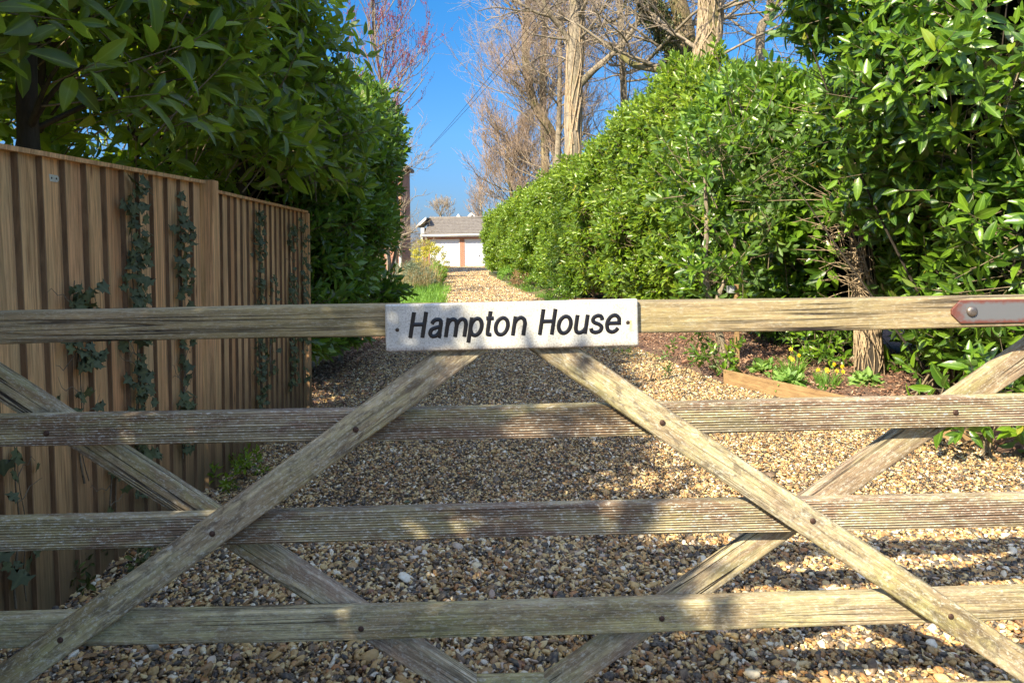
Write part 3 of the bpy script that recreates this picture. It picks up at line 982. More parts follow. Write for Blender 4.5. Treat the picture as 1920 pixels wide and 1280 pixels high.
# strap hinge on the right end of the top rail
c0 = gp(1785, 585, -.0085); c1 = gp(2230, 577.5, -.0085)
X = (c1-c0).normalized(); Yn = Vector((-GK, 1, 0)).normalized(); Z = X.cross(Yn).normalized()
L = (c1-c0).length; hh = .0305
b = MB()
pts = [(-L/2+.024, -hh), (L/2, -hh), (L/2, hh), (-L/2+.024, hh), (-L/2, hh-.024), (-L/2, -hh+.024)]
b.poly_prism([(p[0]+L/2-.2, p[1]) for p in pts], 0, .007)
st = b.build('strap_hinge', M['strap'], None, False, .0015)
st.parent = gate
mw = Matrix((X, Yn, Z)).transposed().to_4x4(); mw.translation = c0+X*.2
st.matrix_basis = Matrix.Translation(-gate.location) @ mw
bb = MB(); bb.dome((-.2+.053, 0, .001), .0145, .008, (0, -1, 0), 18)
bo = bb.build('bolt', M['steel_bolt'], None, True); bo.parent = st

# ------------------------------------------------------------------ name sign
sc0 = gp((723+1198)/2, (615.5+602.5)/2+1.5, -.020)
sgn = empty('house_sign', sc0, 'weathered white name sign reading Hampton House screwed to the top rail of the gate', 'sign')
pl, pr = gp(724, 614.5, -.02), gp(1199, 603, -.02)
X = (pr-pl).normalized(); Yn = Vector((-GK, 1, 0)).normalized(); Z = X.cross(Yn).normalized()
SM = Matrix((X, Yn, Z)).transposed().to_4x4()
SW = (pr-pl).length; SH = 88.5*.0014*.99
def on_sign(o):
    o.parent = sgn; o.matrix_basis = SM.copy(); return o
b = MB()
w2, h2 = SW/2, SH/2
def rr(w, h, r, y):
    pts = []
    for (cx, cz, a0) in ((w-r, h-r, 0), (-w+r, h-r, 90), (-w+r, -h+r, 180), (w-r, -h+r, 270)):
        for k in range(4):
            a = R(a0+30*k); pts.append((cx+r*math.cos(a), y, cz+r*math.sin(a)))
    return pts
rings = [rr(w2-.004, h2-.004, .003, 0), rr(w2-.001, h2-.001, .004, .002), rr(w2, h2, .004, .005), rr(w2, h2, .004, .019)]
V = sum(rings, []); F = [tuple(range(15, -1, -1)), tuple(range(48, 64))]
for k in range(3):
    for i in range(16):
        j = (i+1) % 16; F.append((k*16+i, k*16+j, (k+1)*16+j, (k+1)*16+i))
b.add(V, F)
on_sign(b.build('plate', M['sign']))

def catmull(pts, n=7):
    P = [np.array(p, float) for p in pts]
    P = [2*P[0]-P[1]]+P+[2*P[-1]-P[-2]]
    out = []
    for i in range(1, len(P)-2):
        for k in range(n):
            t = k/n; a, b_, c, d = P[i-1], P[i], P[i+1], P[i+2]
            out.append(.5*((2*b_)+(-a+c)*t+(2*a-5*b_+4*c-d)*t*t+(-a+3*b_-3*c+d)*t**3))
    out.append(P[-2]); return np.array(out)
def ell(cx, cy, rx, ry, n=28):
    return [(cx+rx*math.cos(2*math.pi*i/n), cy+ry*math.sin(2*math.pi*i/n)) for i in range(n+1)]
xh = .745
def arch(x0, x1):   # shoulder of n and m
    w = x1-x0
    return catmull([(x0, .47), (x0+w*.16, .61), (x0+w*.5, .69), (x0+w*.85, .62), (x1, .47)]).tolist()+[(x1, 0)]
GL = {
 'H': [[(0, 0), (0, 1)], [(.47, 0), (.47, 1)], [(0, .52), (.47, .52)]],
 'a': [catmull([(.04, .53), (.09, .64), (.22, .695), (.34, .66), (.385, .54)]).tolist()+[(.385, .14), (.41, .04), (.47, .02)],
       catmull([(.385, .43), (.20, .375), (.06, .31), (.02, .18), (.08, .07), (.19, .045), (.31, .10), (.385, .24)]).tolist()],
 'm': [[(0, 0), (0, xh)], arch(0, .36), arch(.36, .72)],
 'p': [[(0, -.23), (0, xh)], ell(.215, .37, .215, .325)],
 't': [[(.11, .97), (.11, .18)]+catmull([(.11, .18), (.14, .07), (.27, .05)]).tolist()[1:], [(-.02, .69), (.27, .69)]],
 'o': [ell(.235, .37, .235, .325)],
 'n': [[(0, 0), (0, xh)], arch(0, .41)],
 'u': [[(0, xh), (0, .24)]+catmull([(0, .24), (.05, .10), (.17, .045), (.32, .11), (.40, .25)]).tolist()[1:], [(.40, xh), (.40, 0)]],
 's': [catmull([(.40, .52), (.34, .65), (.21, .695), (.07, .64), (.03, .53), (.10, .43), (.30, .35), (.41, .24), (.37, .10), (.21, .045), (.06, .09), (.0, .21)]).tolist()],
 'e': [[(.02, .385), (.47, .385)]+catmull([(.47, .385), (.43, .58), (.27, .695), (.09, .62), (.0, .385), (.07, .13), (.24, .045), (.38, .10), (.455, .20)]).tolist()[1:]],
}
CAP = .0665
start = [('H', 258), ('a', 386), ('m', 500), ('p', 660), ('t', 762), ('o', 832), ('n', 958), ('H', 1143), ('o', 1264), ('u', 1384), ('s', 1490), ('e', 1597)]
base_z = -SH/2+.036
for ch, xp in start:
    b = MB()
    x0 = -SW/2+(xp-88)*.3785e-3
    for st_ in GL[ch]:
        Pn = np.array(st_, float)
        Q = np.stack([x0+(Pn[:, 0]+.17*Pn[:, 1])*CAP, base_z+Pn[:, 1]*CAP+(.0)], -1)
        closed = np.linalg.norm(Q[0]-Q[-1]) < 1e-6
        T = np.diff(Q, axis=0); T /= np.linalg.norm(T, axis=1)[:, None]+1e-12
        nn = len(Q); NV = []
        for i in range(nn):
            if i == 0: t = T[-1]+T[0] if closed else T[0]
            elif i == nn-1: t = T[-1]+T[0] if closed else T[-1]
            else: t = T[i-1]+T[i]
            t = t/np.linalg.norm(t); nrm = np.array([-t[1], t[0]])
            ca = abs(np.dot(t, T[min(i, nn-2)])); NV.append(nrm/max(.6, ca))
        NV = np.array(NV); hw = .0053
        # V section: the stroke is cut as two facets meeting on a ridge
        V = []
        for i in range(nn):
            for o_, y_ in ((-1, -.0004), (-.55, -.0012), (0, -.0016), (.55, -.0012), (1, -.0004)):
                V.append((Q[i, 0]+NV[i, 0]*hw*o_, y_, Q[i, 1]+NV[i, 1]*hw*o_))
        F = []
        for i in range(nn-1):
            for j in range(4): F.append((i*5+j, i*5+j+1, (i+1)*5+j+1, (i+1)*5+j))
        b.add(V, F)
    on_sign(b.build('letter', M['black_paint']))
for (sx, sz) in ((-SW/2+.0315, -.0035), (SW/2-.0275, .001)):
    b = MB(); b.dome((sx, .0, sz), .0052, .0015, (0, -1, 0), 14)
    on_sign(b.build('screw', M['screw'], None, True))

# ------------------------------------------------------------------ fence
FX = -1.77
def fence_panel(y0, y1, h0, h1, pitch, label, lean, seed):
    p = empty('timber_fence', (FX, y0, 0), label, 'fence', 'fence panels along the left of the drive')
    rng = random.Random(seed)
    y = y0; k = 0
    boards = []
    while y < y1-.03:
        w = pitch*(.93+.14*rng.random()); boards.append((y, min(y+w, y1))); y += w
    for (a, c) in boards:
        hh = h0+(h1-h0)*((a+c)/2-y0)/(y1-y0)
        t1 = .023+rng.uniform(-.002, .002); ln = lean*(1-(a-y0)/(y1-y0))
        b = MB()
        V = []
        for z in np.linspace(0.02, hh, 9):
            dx = -ln*z+rng.uniform(-.0008, .0008)
            V += [(FX-.012+dx, a, z), (FX-.012+t1+dx, a, z), (FX-.012+t1-.002+dx, a+.009, z), (FX-.006+dx, c+.004, z), (FX-.012+dx, c+.004, z)]
        F = []
        for i in range(8):
            for j in range(5):
                q = (j+1) % 5; F.append((i*5+j, i*5+q, (i+1)*5+q, (i+1)*5+j))
        F += [(4, 3, 2, 1, 0), (40, 41, 42, 43, 44)]
        b.add(V, F)
        # object origin at the foot of the board so the wood pattern follows it
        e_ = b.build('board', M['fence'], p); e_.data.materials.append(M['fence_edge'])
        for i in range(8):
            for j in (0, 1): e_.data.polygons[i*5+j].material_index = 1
    b = MB()
    V = []
    for y in np.linspace(y0, y1, 12):
        f = (y-y0)/(y1-y0); hh = h0+(h1-h0)*f; dx = -lean*(1-f)*hh
        V += [(FX-.022+dx, y, hh), (FX+.024+dx, y, hh), (FX+.026+dx, y, hh+.018), (FX-.022+dx, y, hh+.022)]
    F = [(0, 1, 2, 3), (47, 46, 45, 44)]
    for i in range(11):
        for j in range(4):
            q = (j+1) % 4; F.append((i*4+j, (i+1)*4+j, (i+1)*4+q, i*4+q))
    b.add(V, F)
    b.build('capping', M['fence'], p)
    return p
fp1 = fence_panel(2.12, 3.90, 1.765, 1.775, .128, 'brown board fence nearest the gate, with a small metal plate and ivy columns', .042, 1)
fence_panel(4.04, 5.86, 1.735, 1.70, .105, 'lower brown board fence beyond the square post, with duller ivy strips', .0, 2)
fence_panel(.2, 2.02, 1.765, 1.765, .128, 'brown board fence running past the end of the gate', .042, 3)
for (y, h, lb) in ((3.97, 1.80, 'square brown timber post between the near and far fence panels'), (5.90, 1.70, 'slim pale post closing the far end of the board fence')):
    b = MB(); w = .042 if y < 5 else .02
    b.box(FX-.03, FX+.05 if y < 5 else FX+.02, y-w, y+w, 0, h)
    o = b.build('fence_post', M['fence'], None, False, .003); tag(o, lb, 'fence post', 'posts of the board fence')
# galvanised plate near the top of the first panel
c = Vector((FX+.012-.042*.88*1.7, 2.70, 1.69))
b = MB(); pts = []
for (cy, a0) in ((.030, -90), (-.030, 90)):
    for k in range(7):
        a = R(a0+30*k); pts.append((cy+.014*math.cos(a), .014*math.sin(a)))
n_ = len(pts)
V = [(c.x, c.y+p[0], c.z+p[1]) for p in pts]+[(c.x+.004, c.y+p[0], c.z+p[1]) for p in pts]
b.add(V, [tuple(range(n_-1, -1, -1)), tuple(range(n_, 2*n_))]+[(i, (i+1) % n_, n_+(i+1) % n_, n_+i) for i in range(n_)])
mp = b.build('metal_plate', M['plate_metal'])
tag(mp, 'small rounded pale metal plate screwed near the top of the fence', 'bracket')
for dy in (-.028, 0, .028):
    b = MB(); b.dome((c.x+.004, c.y+dy, c.z), .0045, .001, (1, 0, 0), 10)
    o = b.build('screw', M['screw']); o.parent = mp

# ------------------------------------------------------------------ ivy on the fence
def ivy_leaf_proto(rng, s):
    pts = [(0, 0), (.18, .42), (.05, .62), (.42, .45), (.62, .5), (.62, .22), (1.0, 0)]
    full = pts+[(x, -y) for x, y in pts[-2:0:-1]]
    V = [(x*s, y*s, (.10*abs(y)-.12*x*x)*s+.01*s*rng.normal()) for x, y in full]
    V.append((.38*s, 0, 0)); n = len(full)
    A = [(y*1.6, x) for x, y in full]+[(0, .4)]
    T = [(n, i, (i+1) % n) for i in range(n)]
    return np.array(V), np.array(A), np.array(T)
def ivy(y0, z0, z1, n, label, seed, spread=.05, scale=.062, xoff=.0, mat='ivy', side_twigs=3, lean=.0):
    rng = np.random.RandomState(seed)
    y = y0
    root = empty('ivy_vine', (FX+.03, y0, 0), label, 'ivy', 'ivy stems climbing the board fence')
    def fx(yy, zz):
        ln = .042*max(0, 1-(yy-2.12)/1.78) if yy < 3.9 else 0
        return FX+.014-ln*zz+xoff
    zs = np.linspace(z0, z1, 26)
    P = np.array([(fx(y, z)+.006, y+.018*math.sin(z*7+seed)+.008*math.sin(z*19), z) for z in zs])
    br = [(P, np.linspace(.0055, .002, len(P)))]
    for k in range(side_twigs):
        i = rng.randint(4, 22); q = [P[i]]
        dy = rng.choice([-1, 1])*(.02+.02*rng.rand())
        for j in range(5): q.append(q[-1]+np.array([.003*rng.normal(), dy*(1-.1*j), .012+.02*rng.normal()]))
        q = np.array(q); q[:, 0] = np.maximum(q[:, 0], [fx(a[1], a[2])+.005 for a in q]); br.append((q, np.linspace(.0025, .001, len(q))))
    # second thinner stem
    P2 = P+np.array([0, .03, 0])+np.stack([np.zeros(26), .02*np.sin(zs*5+1), np.zeros(26)], -1); br.append((P2, np.linspace(.003, .001, 26)))
    tubes_mesh('stem', br, M['twig_brown'], root, 5)
    pr = [ivy_leaf_proto(rng, 1) for _ in range(5)]
    Vs, Ts, LF, SHh = [], [], [], []; off = 0
    n = int(n*1.35); zz = z0+(z1-z0)*rng.rand(n); dens = wob(np.stack([np.zeros(n), np.zeros(n), zz], -1), 9, seed)
    zz = zz[(dens > -.35) | (rng.rand(n) < .25)]
    for z in zz:
        s = scale*(.45+.6*rng.rand()); yy = y+rng.normal()*spread
        c = np.array([fx(yy, z)+.012+.03*rng.rand(), yy, z])
        nrm = np.array([1, -.25, .35])+rng.normal(size=3)*.38
        dr = np.array([0, rng.normal()*.9, -.8+.7*rng.normal()])
        nrm /= np.linalg.norm(nrm); dr -= nrm*np.dot(dr, nrm); dr /= np.linalg.norm(dr)
        sd_ = np.cross(nrm, dr)
        V, A, T = pr[rng.randint(5)]
        Vw = c+(V[:, :1]*dr+V[:, 1:2]*sd_+V[:, 2:]*nrm)*s
        Vs.append(Vw); Ts.append(T+off); off += len(V)
        r = rng.rand(); LF.append(np.column_stack([A[:, 0], A[:, 1], np.full(len(V), r)])); SHh.append(np.full(len(V), .3*rng.rand()))
    mesh_np('leaves', np.concatenate(Vs), [np.concatenate(Ts)], M[mat], root, {'lf': np.concatenate(LF), 'sh': np.concatenate(SHh)}, False)
def zat(px, py, D): return at(px, py, D).z
def dep(px): return 1.77*FPX/(960-px)
ivy(dep(252), .25, 1.74, 130, 'dark green ivy column with large leaves reaching the top of the near fence panel', 1, .045, .07, side_twigs=7)
ivy(dep(335), .30, 1.70, 120, 'narrower dark ivy strand just left of the square fence post', 2, .04, .062, side_twigs=8)
ivy(dep(150), .92, 1.28, 34, 'short bushy ivy clump halfway up the near fence panel', 3, .05, .075, side_twigs=3)
ivy(dep(150), .45, .9, 12, 'sparse ivy stem low on the near fence panel below the top rail', 13, .05, .06)
ivy(dep(20), .15, .75, 18, 'ragged ivy low down at the gate end of the fence', 4, .06, .07)
ivy(dep(478), .3, 1.66, 150, 'browned ivy strip on the far fence panel nearest the square post', 5, .05, .05, mat='ivy', side_twigs=6)
ivy(dep(500), .5, 1.2, 50, 'thin wispy ivy strand in the middle of the far fence panel', 6, .05, .045, mat='ivy', side_twigs=4)
ivy(dep(540), .3, 1.60, 150, 'dull ivy strip close to the far end of the board fence', 7, .06, .05, mat='ivy')
ivy(dep(563), .3, 1.66, 120, 'ivy covering the last boards beside the far fence post', 8, .05, .05)
ivy(dep(200), .15, .6, 24, 'small ivy sprig near the foot of the near fence panel', 9, .06, .055)

# ------------------------------------------------------------------ plants helpers
def bush(name, loc, label, cat, blobs, n, pr, mat, seed, scale=1.0, group=None, twigs=True, amp=.12, inner=.15, up=.35, jit=.4, part='foliage', stems=5, stem_mat='twig_brown', young=None, clip=None):
    rng = np.random.RandomState(seed)
    root = empty(name, loc, label, cat, group)
    P, D = blob_samples(rng, n, blobs, amp, seed, inner, up, jit)
    if clip is not None:
        k = clip(P); P, D = P[k], D[k]
    sc = scale*(.75+.5*rng.rand(len(P)))
    yg = np.clip(rng.rand(len(P)), 0, 1) if young is None else young(P, rng)
    make_foliage(part, P, D, sc, pr, M[mat], root, rng, yg, M['twig_brown'] if twigs else None)
    if stems:
        br = []
        for k in range(stems):
            b = blobs[rng.randint(len(blobs))]
            e = np.array(b[:3])+rng.normal(size=3)*np.array(b[3:6])*.35
            s = np.array(loc, float)+np.array([rng.normal()*.08, rng.normal()*.08, -.02])
            mid = (s+e)/2+rng.normal(size=3)*.1
            Pc = catmull([s, mid, e], 6)
            r0 = .006+.012*np.linalg.norm(e-s)
            br.append((Pc, np.linspace(r0, r0*.35, len(Pc))))
        tubes_mesh('stems', br, M[stem_mat], root, 6)
    return root

def hedge(name, loc, label, path, Hs, zlo, n, pr, mat, seed, side=-1, scale=1.0, core=True, thick=1.3, inset=.5, amp=.22, holes=.3, inner=.16, top_w=1.0, lean=0, stems=0, young=None, twigs=True, jit=None, group=None, cut=None, corepath=None, tuft=.34):
    rng = np.random.RandomState(seed)
    root = empty(name, loc, label, 'hedge', group)
    P, D, dp, zf = hedge_samples(rng, n, path, Hs, zlo, thick, side, amp, seed, holes, top_w, inner, lean=lean, cut=cut, tuft=tuft)
    sc = scale*(.75+.5*rng.rand(len(P)))
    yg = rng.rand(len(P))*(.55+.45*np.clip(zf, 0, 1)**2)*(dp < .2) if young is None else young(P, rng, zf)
    make_foliage('foliage', P, D, sc, pr, M[mat], root, rng, yg, M['twig_brown'] if twigs else None)
    if core: hedge_core('shade_core', corepath or path, Hs[:len(corepath)] if corepath else Hs, zlo+.1, inset, thick, side, root, seed)
    if stems:
        pth = np.array(path, float); br = []
        for k in range(stems):
            f = (k+.5)/stems*(len(pth)-1); i = int(f); q = pth[i]+(pth[min(i+1, len(pth)-1)]-pth[i])*(f-i)
            h = np.interp(f, range(len(Hs)), Hs)
            s = np.array([q[0]-side*(.18+.25*rng.rand()), q[1]+rng.normal()*.15, 0])
            e = s+np.array([rng.normal()*.25, rng.normal()*.3, h*.7])
            Pc = catmull([s, (s+e)/2+rng.normal(size=3)*.08, e], 6)
            br.append((Pc, np.linspace(.035, .012, len(Pc))))
        tubes_mesh('stems', br, M['branch'], root, 6)
    return root, P, D

# ------------------------------------------------------------------ left: laurel over the fence
def y_dark(P, rng, zf): return rng.rand(len(P))*.75
def sungap(P):
    q = np.stack([P[:, 0]+.81*P[:, 2], P[:, 1]+1.03*P[:, 2], np.zeros(len(P))], -1)
    return (wob(q, 6.5, 61) > .50) & (P[:, 1] < 2.6)  # gaps added along the sun's direction to let patches of light through
hA, PA, DA = hedge('laurel_hedge', (-2.4, 2.5, 0), 'tall dark laurel with large backlit leaves leaning over the board fence',
      [(-1.95, -3.0), (-1.95, 0), (-1.92, 2.0), (-1.80, 4.0), (-1.66, 5.6), (-1.60, 6.2)], [3.1, 3.15, 3.3, 3.7, 4.0, 3.75], 1.85, 2800, PR_BIG, 'laurel_dark', 31,
      cut=lambda P: sungap(P) | ((P[:, 2] < 1.93) & (P[:, 0] > -1.98)) | ((P[:, 1] < 3.4) & (P[:, 1] > 1.5) & (P[:, 2] < 2.35) & (np.abs(P[:, 0]/P[:, 1]+.705) < .05) & (P[:, 0] > -2.2)),
      side=1, core=False, amp=.16, holes=.15, inner=.34, tuft=.45, top_w=.8, young=y_dark, scale=1.12)
hA2, _, _ = hedge('laurel_hedge', (-2.9, 2.5, 0), 'sunlit yellow green laurel growing farther back behind the board fence, seen through the dark one',
      [(-2.75, -2.5), (-2.75, 1.0), (-2.65, 3.0), (-2.55, 5.8)], [2.9, 2.95, 3.0, 3.3], 1.2, 2300, PR_NEAR, 'laurel_young', 32,
      side=1, core=False, cut=sungap, amp=.2, holes=.2, inner=.3, top_w=.5, scale=1.15, tuft=.45)
# trunks and limbs inside it
br = []
rng = np.random.RandomState(3)
for (x, y, r, tx) in ((-2.02, 2.85, .055, -.06), (-2.6, 3.4, .05, .2), (-2.5, 4.6, .05, -.1), (-2.3, 5.6, .06, .1), (-2.5, 1.2, .07, 0)):
    Pc = catmull([(x, y, 0), (x+tx*.3, y+.05, 1.4), (x+tx, y+.1, 2.4), (x+tx*1.5+.1, y+.2, 3.6)], 6)
    br.append((Pc, np.linspace(r, r*.55, len(Pc))))
    for k in range(7):
        i = rng.randint(8, len(Pc)-2); s = Pc[i]; d = np.array([.5+.4*rng.rand(), rng.normal()*.5, .35+.3*rng.rand()])*.55
        q = catmull([s, s+d*.5+np.array([0, 0, .05]), s+d+np.array([0, 0, .02])], 5)
        br.append((q, np.linspace(.016, .006, len(q))))
tubes_mesh('trunk', br, M['bark_dark'], hA, 8)

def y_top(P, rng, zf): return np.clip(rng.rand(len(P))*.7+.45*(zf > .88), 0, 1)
hB, PB, DB = hedge('laurel_hedge', (-2.2, 9, 0), 'dark laurel hedge with a blossoming top, between the board fence and the grassy verge',
      [(-1.95, 6.1), (-1.90, 7.2), (-1.86, 8.6), (-1.86, 9.8), (-2.1, 10.5), (-2.8, 10.9)], [2.9, 3.1, 3.2, 3.5, 3.5, 3.1], .35, 6400, PR_MID, 'laurel', 33,
      side=1, core=True, thick=.7, inset=.55, amp=.30, holes=.3, tuft=.36, inner=.2, stems=7, young=y_top, scale=1.25,
      cut=lambda P: (P[:, 1] > 8.2) & (P[:, 2] < .45+.62*(P[:, 1]-8.2)), corepath=[(-2.0, 6.1), (-1.95, 7.2), (-1.95, 8.2), (-2.0, 8.6)])
def flower_pts(P, D, cond, n, seed):
    rng = np.random.RandomState(seed); i = np.where(cond(P))[0]
    i = rng.choice(i, min(n, len(i)), replace=False)
    return [(P[k]+np.array([0, 0, .05]), D[k]*.6+np.array([0, 0, .9])) for k in i]
spikes(hB, flower_pts(PB, DB, lambda P: (P[:, 2] > 3.0) & (P[:, 0] > -2.1), 36, 1), .13, 1)

# ------------------------------------------------------------------ right: hedges
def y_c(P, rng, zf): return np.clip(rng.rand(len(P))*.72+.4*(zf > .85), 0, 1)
hC, PC_, DC_ = hedge('laurel_hedge', (3.6, 8.5, 0), 'glossy laurel hedge with cream blossom spikes behind the soil bed and daffodils',
      [(6.2, 5.2), (4.6, 5.9), (3.75, 6.7), (3.30, 7.6), (2.95, 8.8), (2.72, 10.2)], [3.2, 3.2, 3.15, 3.15, 3.4, 3.7], .30, 8200, PR_NEAR, 'laurel', 41,
      side=-1, cut=lambda P: (P[:, 0] < 3.8) & (P[:, 1] < 7.2) & (P[:, 2] < 1.75), core=True, thick=1.2, inset=.8, amp=.42, holes=.45, tuft=.42, inner=.15, stems=6, young=y_c, scale=1.3)
spikes(hC, flower_pts(PC_, DC_, lambda P: (P[:, 2] > 2.3) & (P[:, 1] > 6.6), 34, 2), .14, 2)
hD, PD_, DD_ = hedge('laurel_hedge', (2.6, 14, 0), 'bright green clipped laurel hedge in the middle of the right side, its top sloping down',
      [(2.74, 10.0), (2.45, 12), (2.12, 14.2), (1.65, 17), (1.30, 19)], [3.75, 3.95, 3.6, 3.35, 3.3], .3, 9500, PR_MID, 'laurel_young', 43,
      side=-1, core=True, thick=1.3, inset=.7, amp=.42, holes=.42, tuft=.44, inner=.12, stems=8, young=y_c, scale=1.4)
spikes(hD, flower_pts(PD_, DD_, lambda P: (P[:, 2] > 3.0) & (P[:, 1] < 13), 22, 3), .14, 3)
hE, PE_, DE_ = hedge('laurel_hedge', (.4, 26, 0), 'far end of the clipped yellow green hedge beside the garage',
      [(1.33, 18.9), (.95, 22), (.35, 26), (-.45, 30.5), (-1.25, 34.5), (-.9, 35.5)], [3.3, 3.3, 3.1, 2.85, 2.65, 2.5], .2, 11500, PR_FAR, 'laurel_young', 47,
      side=-1, core=True, thick=1.4, inset=.6, amp=.36, holes=.3, tuft=.40, inner=.1, stems=0, young=y_c, scale=1.35, twigs=False)
# near big-leaved laurel at the right edge
blobs = [(4.15, 5.75, 1.75, 1.05, .85, 1.55), (3.68, 5.0, 2.65, 1.0, .8, 1.0), (3.35, 5.35, 3.55, 1.05, .9, .85), (4.05, 4.6, 1.5, .75, .6, .8), (4.35, 4.7, 2.8, .8, .7, 1.1)]
def y_n(P, rng): return np.clip(rng.rand(len(P))*.8+.15*(P[:, 2] > 2.5), 0, 1)
bd = bush('laurel_shrub', (3.7, 5.6, .1), 'tall laurel shrub with the largest leaves, filling the right side above the strap hinge', 'shrub', blobs, 6200, PR_BIG, 'laurel', 51, 1.0,
     inner=.18, amp=.22, jit=.45, stems=14, young=y_n, up=.45, clip=lambda P: ~((P[:, 0]/P[:, 1] < .56) & (P[:, 2] < 1.5)))
m_ = MB()
# dark woody middle of the shrub
rngc = np.random.RandomState(2)
br = []
for k in range(70):
    b_ = blobs[rngc.randint(5)]; s = np.array([3.8, 5.6, .1])+rngc.normal(size=3)*.12; e = np.array(b_[:3])+rngc.normal(size=3)*np.array(b_[3:6])*.55
    Pc = catmull([s, (s+e)/2+rngc.normal(size=3)*.12, e], 5); br.append((Pc, np.linspace(.016, .005, len(Pc))))
tubes_mesh('branches', br, M['bark_dark'], bd, 5)
def shrub_core(blobs, k, root, seed):
    b = MB(); bmx = bmesh.new(); bmesh.ops.create_icosphere(bmx, subdivisions=3, radius=1)
    iv = np.array([v.co[:] for v in bmx.verts]); fi = [[v.index for v in f.verts] for f in bmx.faces]; bmx.free()
    for q in blobs:
        V = iv*np.array(q[3:6])*k+np.array(q[:3])+np.array([.12, .15, 0]); V = V*1.0
        V += wob(V, 6, seed)[:, None]*iv*.10
        b.add(V, fi)
    b.build('shade_core', M['inner'], root, True)  # solid dark blobs added for the shade inside the shrub
shrub_core(blobs, .58, bd, 3)
# lower sprays of laurel near the ground
bush('laurel_shrub', (3.3, 5.7, .1), 'low spreading laurel at the foot of the tall shrub, just above the second gate rail', 'shrub',
     [(3.55, 5.6, .34, .34, .30, .28), (3.75, 5.4, .58, .4, .35, .4)], 190, PR_NEAR, 'laurel', 53, 1.0, inner=.1, stems=8, up=.6)
bush('laurel_shrub', (3.02, 4.35, .03), 'small laurel sprig growing out of the gravel beside the stub post', 'shrub',
     [(2.98, 4.32, .26, .22, .2, .14), (3.1, 4.38, .42, .18, .18, .12)], 34, PR_BIG, 'laurel', 55, 1.0, inner=.05, stems=6, up=.5)

# ------------------------------------------------------------------ bed plants
def gpt(px, py): p = onground(px, py, .08); return (p.x, p.y, .06)
def seedling(px, py, label, n, s, r, h, seed, pr=PR_NEAR, mat='laurel'):
    p = gpt(px, py)
    bush('laurel_seedling', p, label, 'plant', [(p[0], p[1], p[2]+h*.55, r, r, h*.5)], n, pr, mat, seed, s, group='small laurels in the soil bed', inner=.04, stems=4, amp=.03, up=.6)
seedling(1345, 700, 'young laurel with rounded leaves at the foot of the leaning pale trunk', 32, .62, .16, .55, 61)
seedling(1290, 700, 'low leafy seedling between gravel and soil, left of the leaning trunk', 14, .5, .08, .16, 62)
seedling(1235, 668, 'small bright seedling just right of the sign, at the gravel edge', 12, .5, .12, .2, 63)
seedling(1250, 700, 'tiny weed on the gravel edge below the sign corner', 9, .42, .07, .12, 64)
seedling(1545, 690, 'low laurel sprays hanging at the foot of the dark hedge beside the ivy stump', 60, .62, .30, .45, 65)
seedling(1460, 650, 'small laurel sprig in the shade under the hedge behind the daffodils', 34, .6, .26, .35, 66)
seedling(1600, 655, 'laurel spray half hiding the twisted stump wrapped in ivy', 60, .62, .22, .75, 68)
seedling(1700, 700, 'broad leafed laurel sprout between the ivy stump and the low laurel', 24, .9, .16, .3, 67)

def blade_cluster(rng, n, c, r, h, w, bend=.35, up=1.0):
    """tapering curved blades; returns verts, tris, lf, sh"""
    a = rng.rand(n)*6.283; rad = r*np.sqrt(rng.rand(n))
    B = np.stack([c[0]+rad*np.cos(a), c[1]+rad*np.sin(a), np.full(n, c[2])], -1)
    a2 = a+rng.normal(size=n)*.7
    out = np.stack([np.cos(a2), np.sin(a2), np.zeros(n)], -1)
    side = np.stack([-np.sin(a2+rng.normal(size=n)), np.cos(a2), np.zeros(n)], -1)
    hh = h*(.6+.6*rng.rand(n)); bd_ = bend*(.3+rng.rand(n))
    V = np.zeros((n, 7, 3)); ts = [0, .4, .75, 1]
    k = 0
    for t in ts:
        ctr = B+out*(bd_*hh*t*t)[:, None]+np.array([0, 0, 1])*(hh*t*(1-.25*bd_*t))[:, None]*up
        ww = w*(1-t**2)*.5
        if t < 1:
            V[:, k] = ctr+side*ww; V[:, k+1] = ctr-side*ww; k += 2
        else: V[:, k] = ctr
    T = np.array([(0, 1, 3), (0, 3, 2), (2, 3, 5), (2, 5, 4), (4, 5, 6)])
    F = (T[None]+(np.arange(n)*7)[:, None, None]).reshape(-1, 3)
    A = np.array([(1, 0), (-1, 0), (1, .4), (-1, .4), (1, .75), (-1, .75), (0, 1)])
    lf = np.zeros((n, 7, 3)); lf[..., :2] = A*.5+.2; lf[..., 2] = rng.rand(n)[:, None]
    return V.reshape(-1, 3), F, lf.reshape(-1, 3), np.repeat(rng.rand(n)*.7, 7)
def blades_obj(name, sets, mat, parent=None):
    Vs, Fs, L, S = [], [], [], []; o = 0
    for (V, F, lf, sh) in sets:
        Vs.append(V); Fs.append(F+o); L.append(lf); S.append(sh); o += len(V)
    return mesh_np(name, np.concatenate(Vs), [np.concatenate(Fs)], M[mat], parent, {'lf': np.concatenate(L), 'sh': np.concatenate(S)}, False)

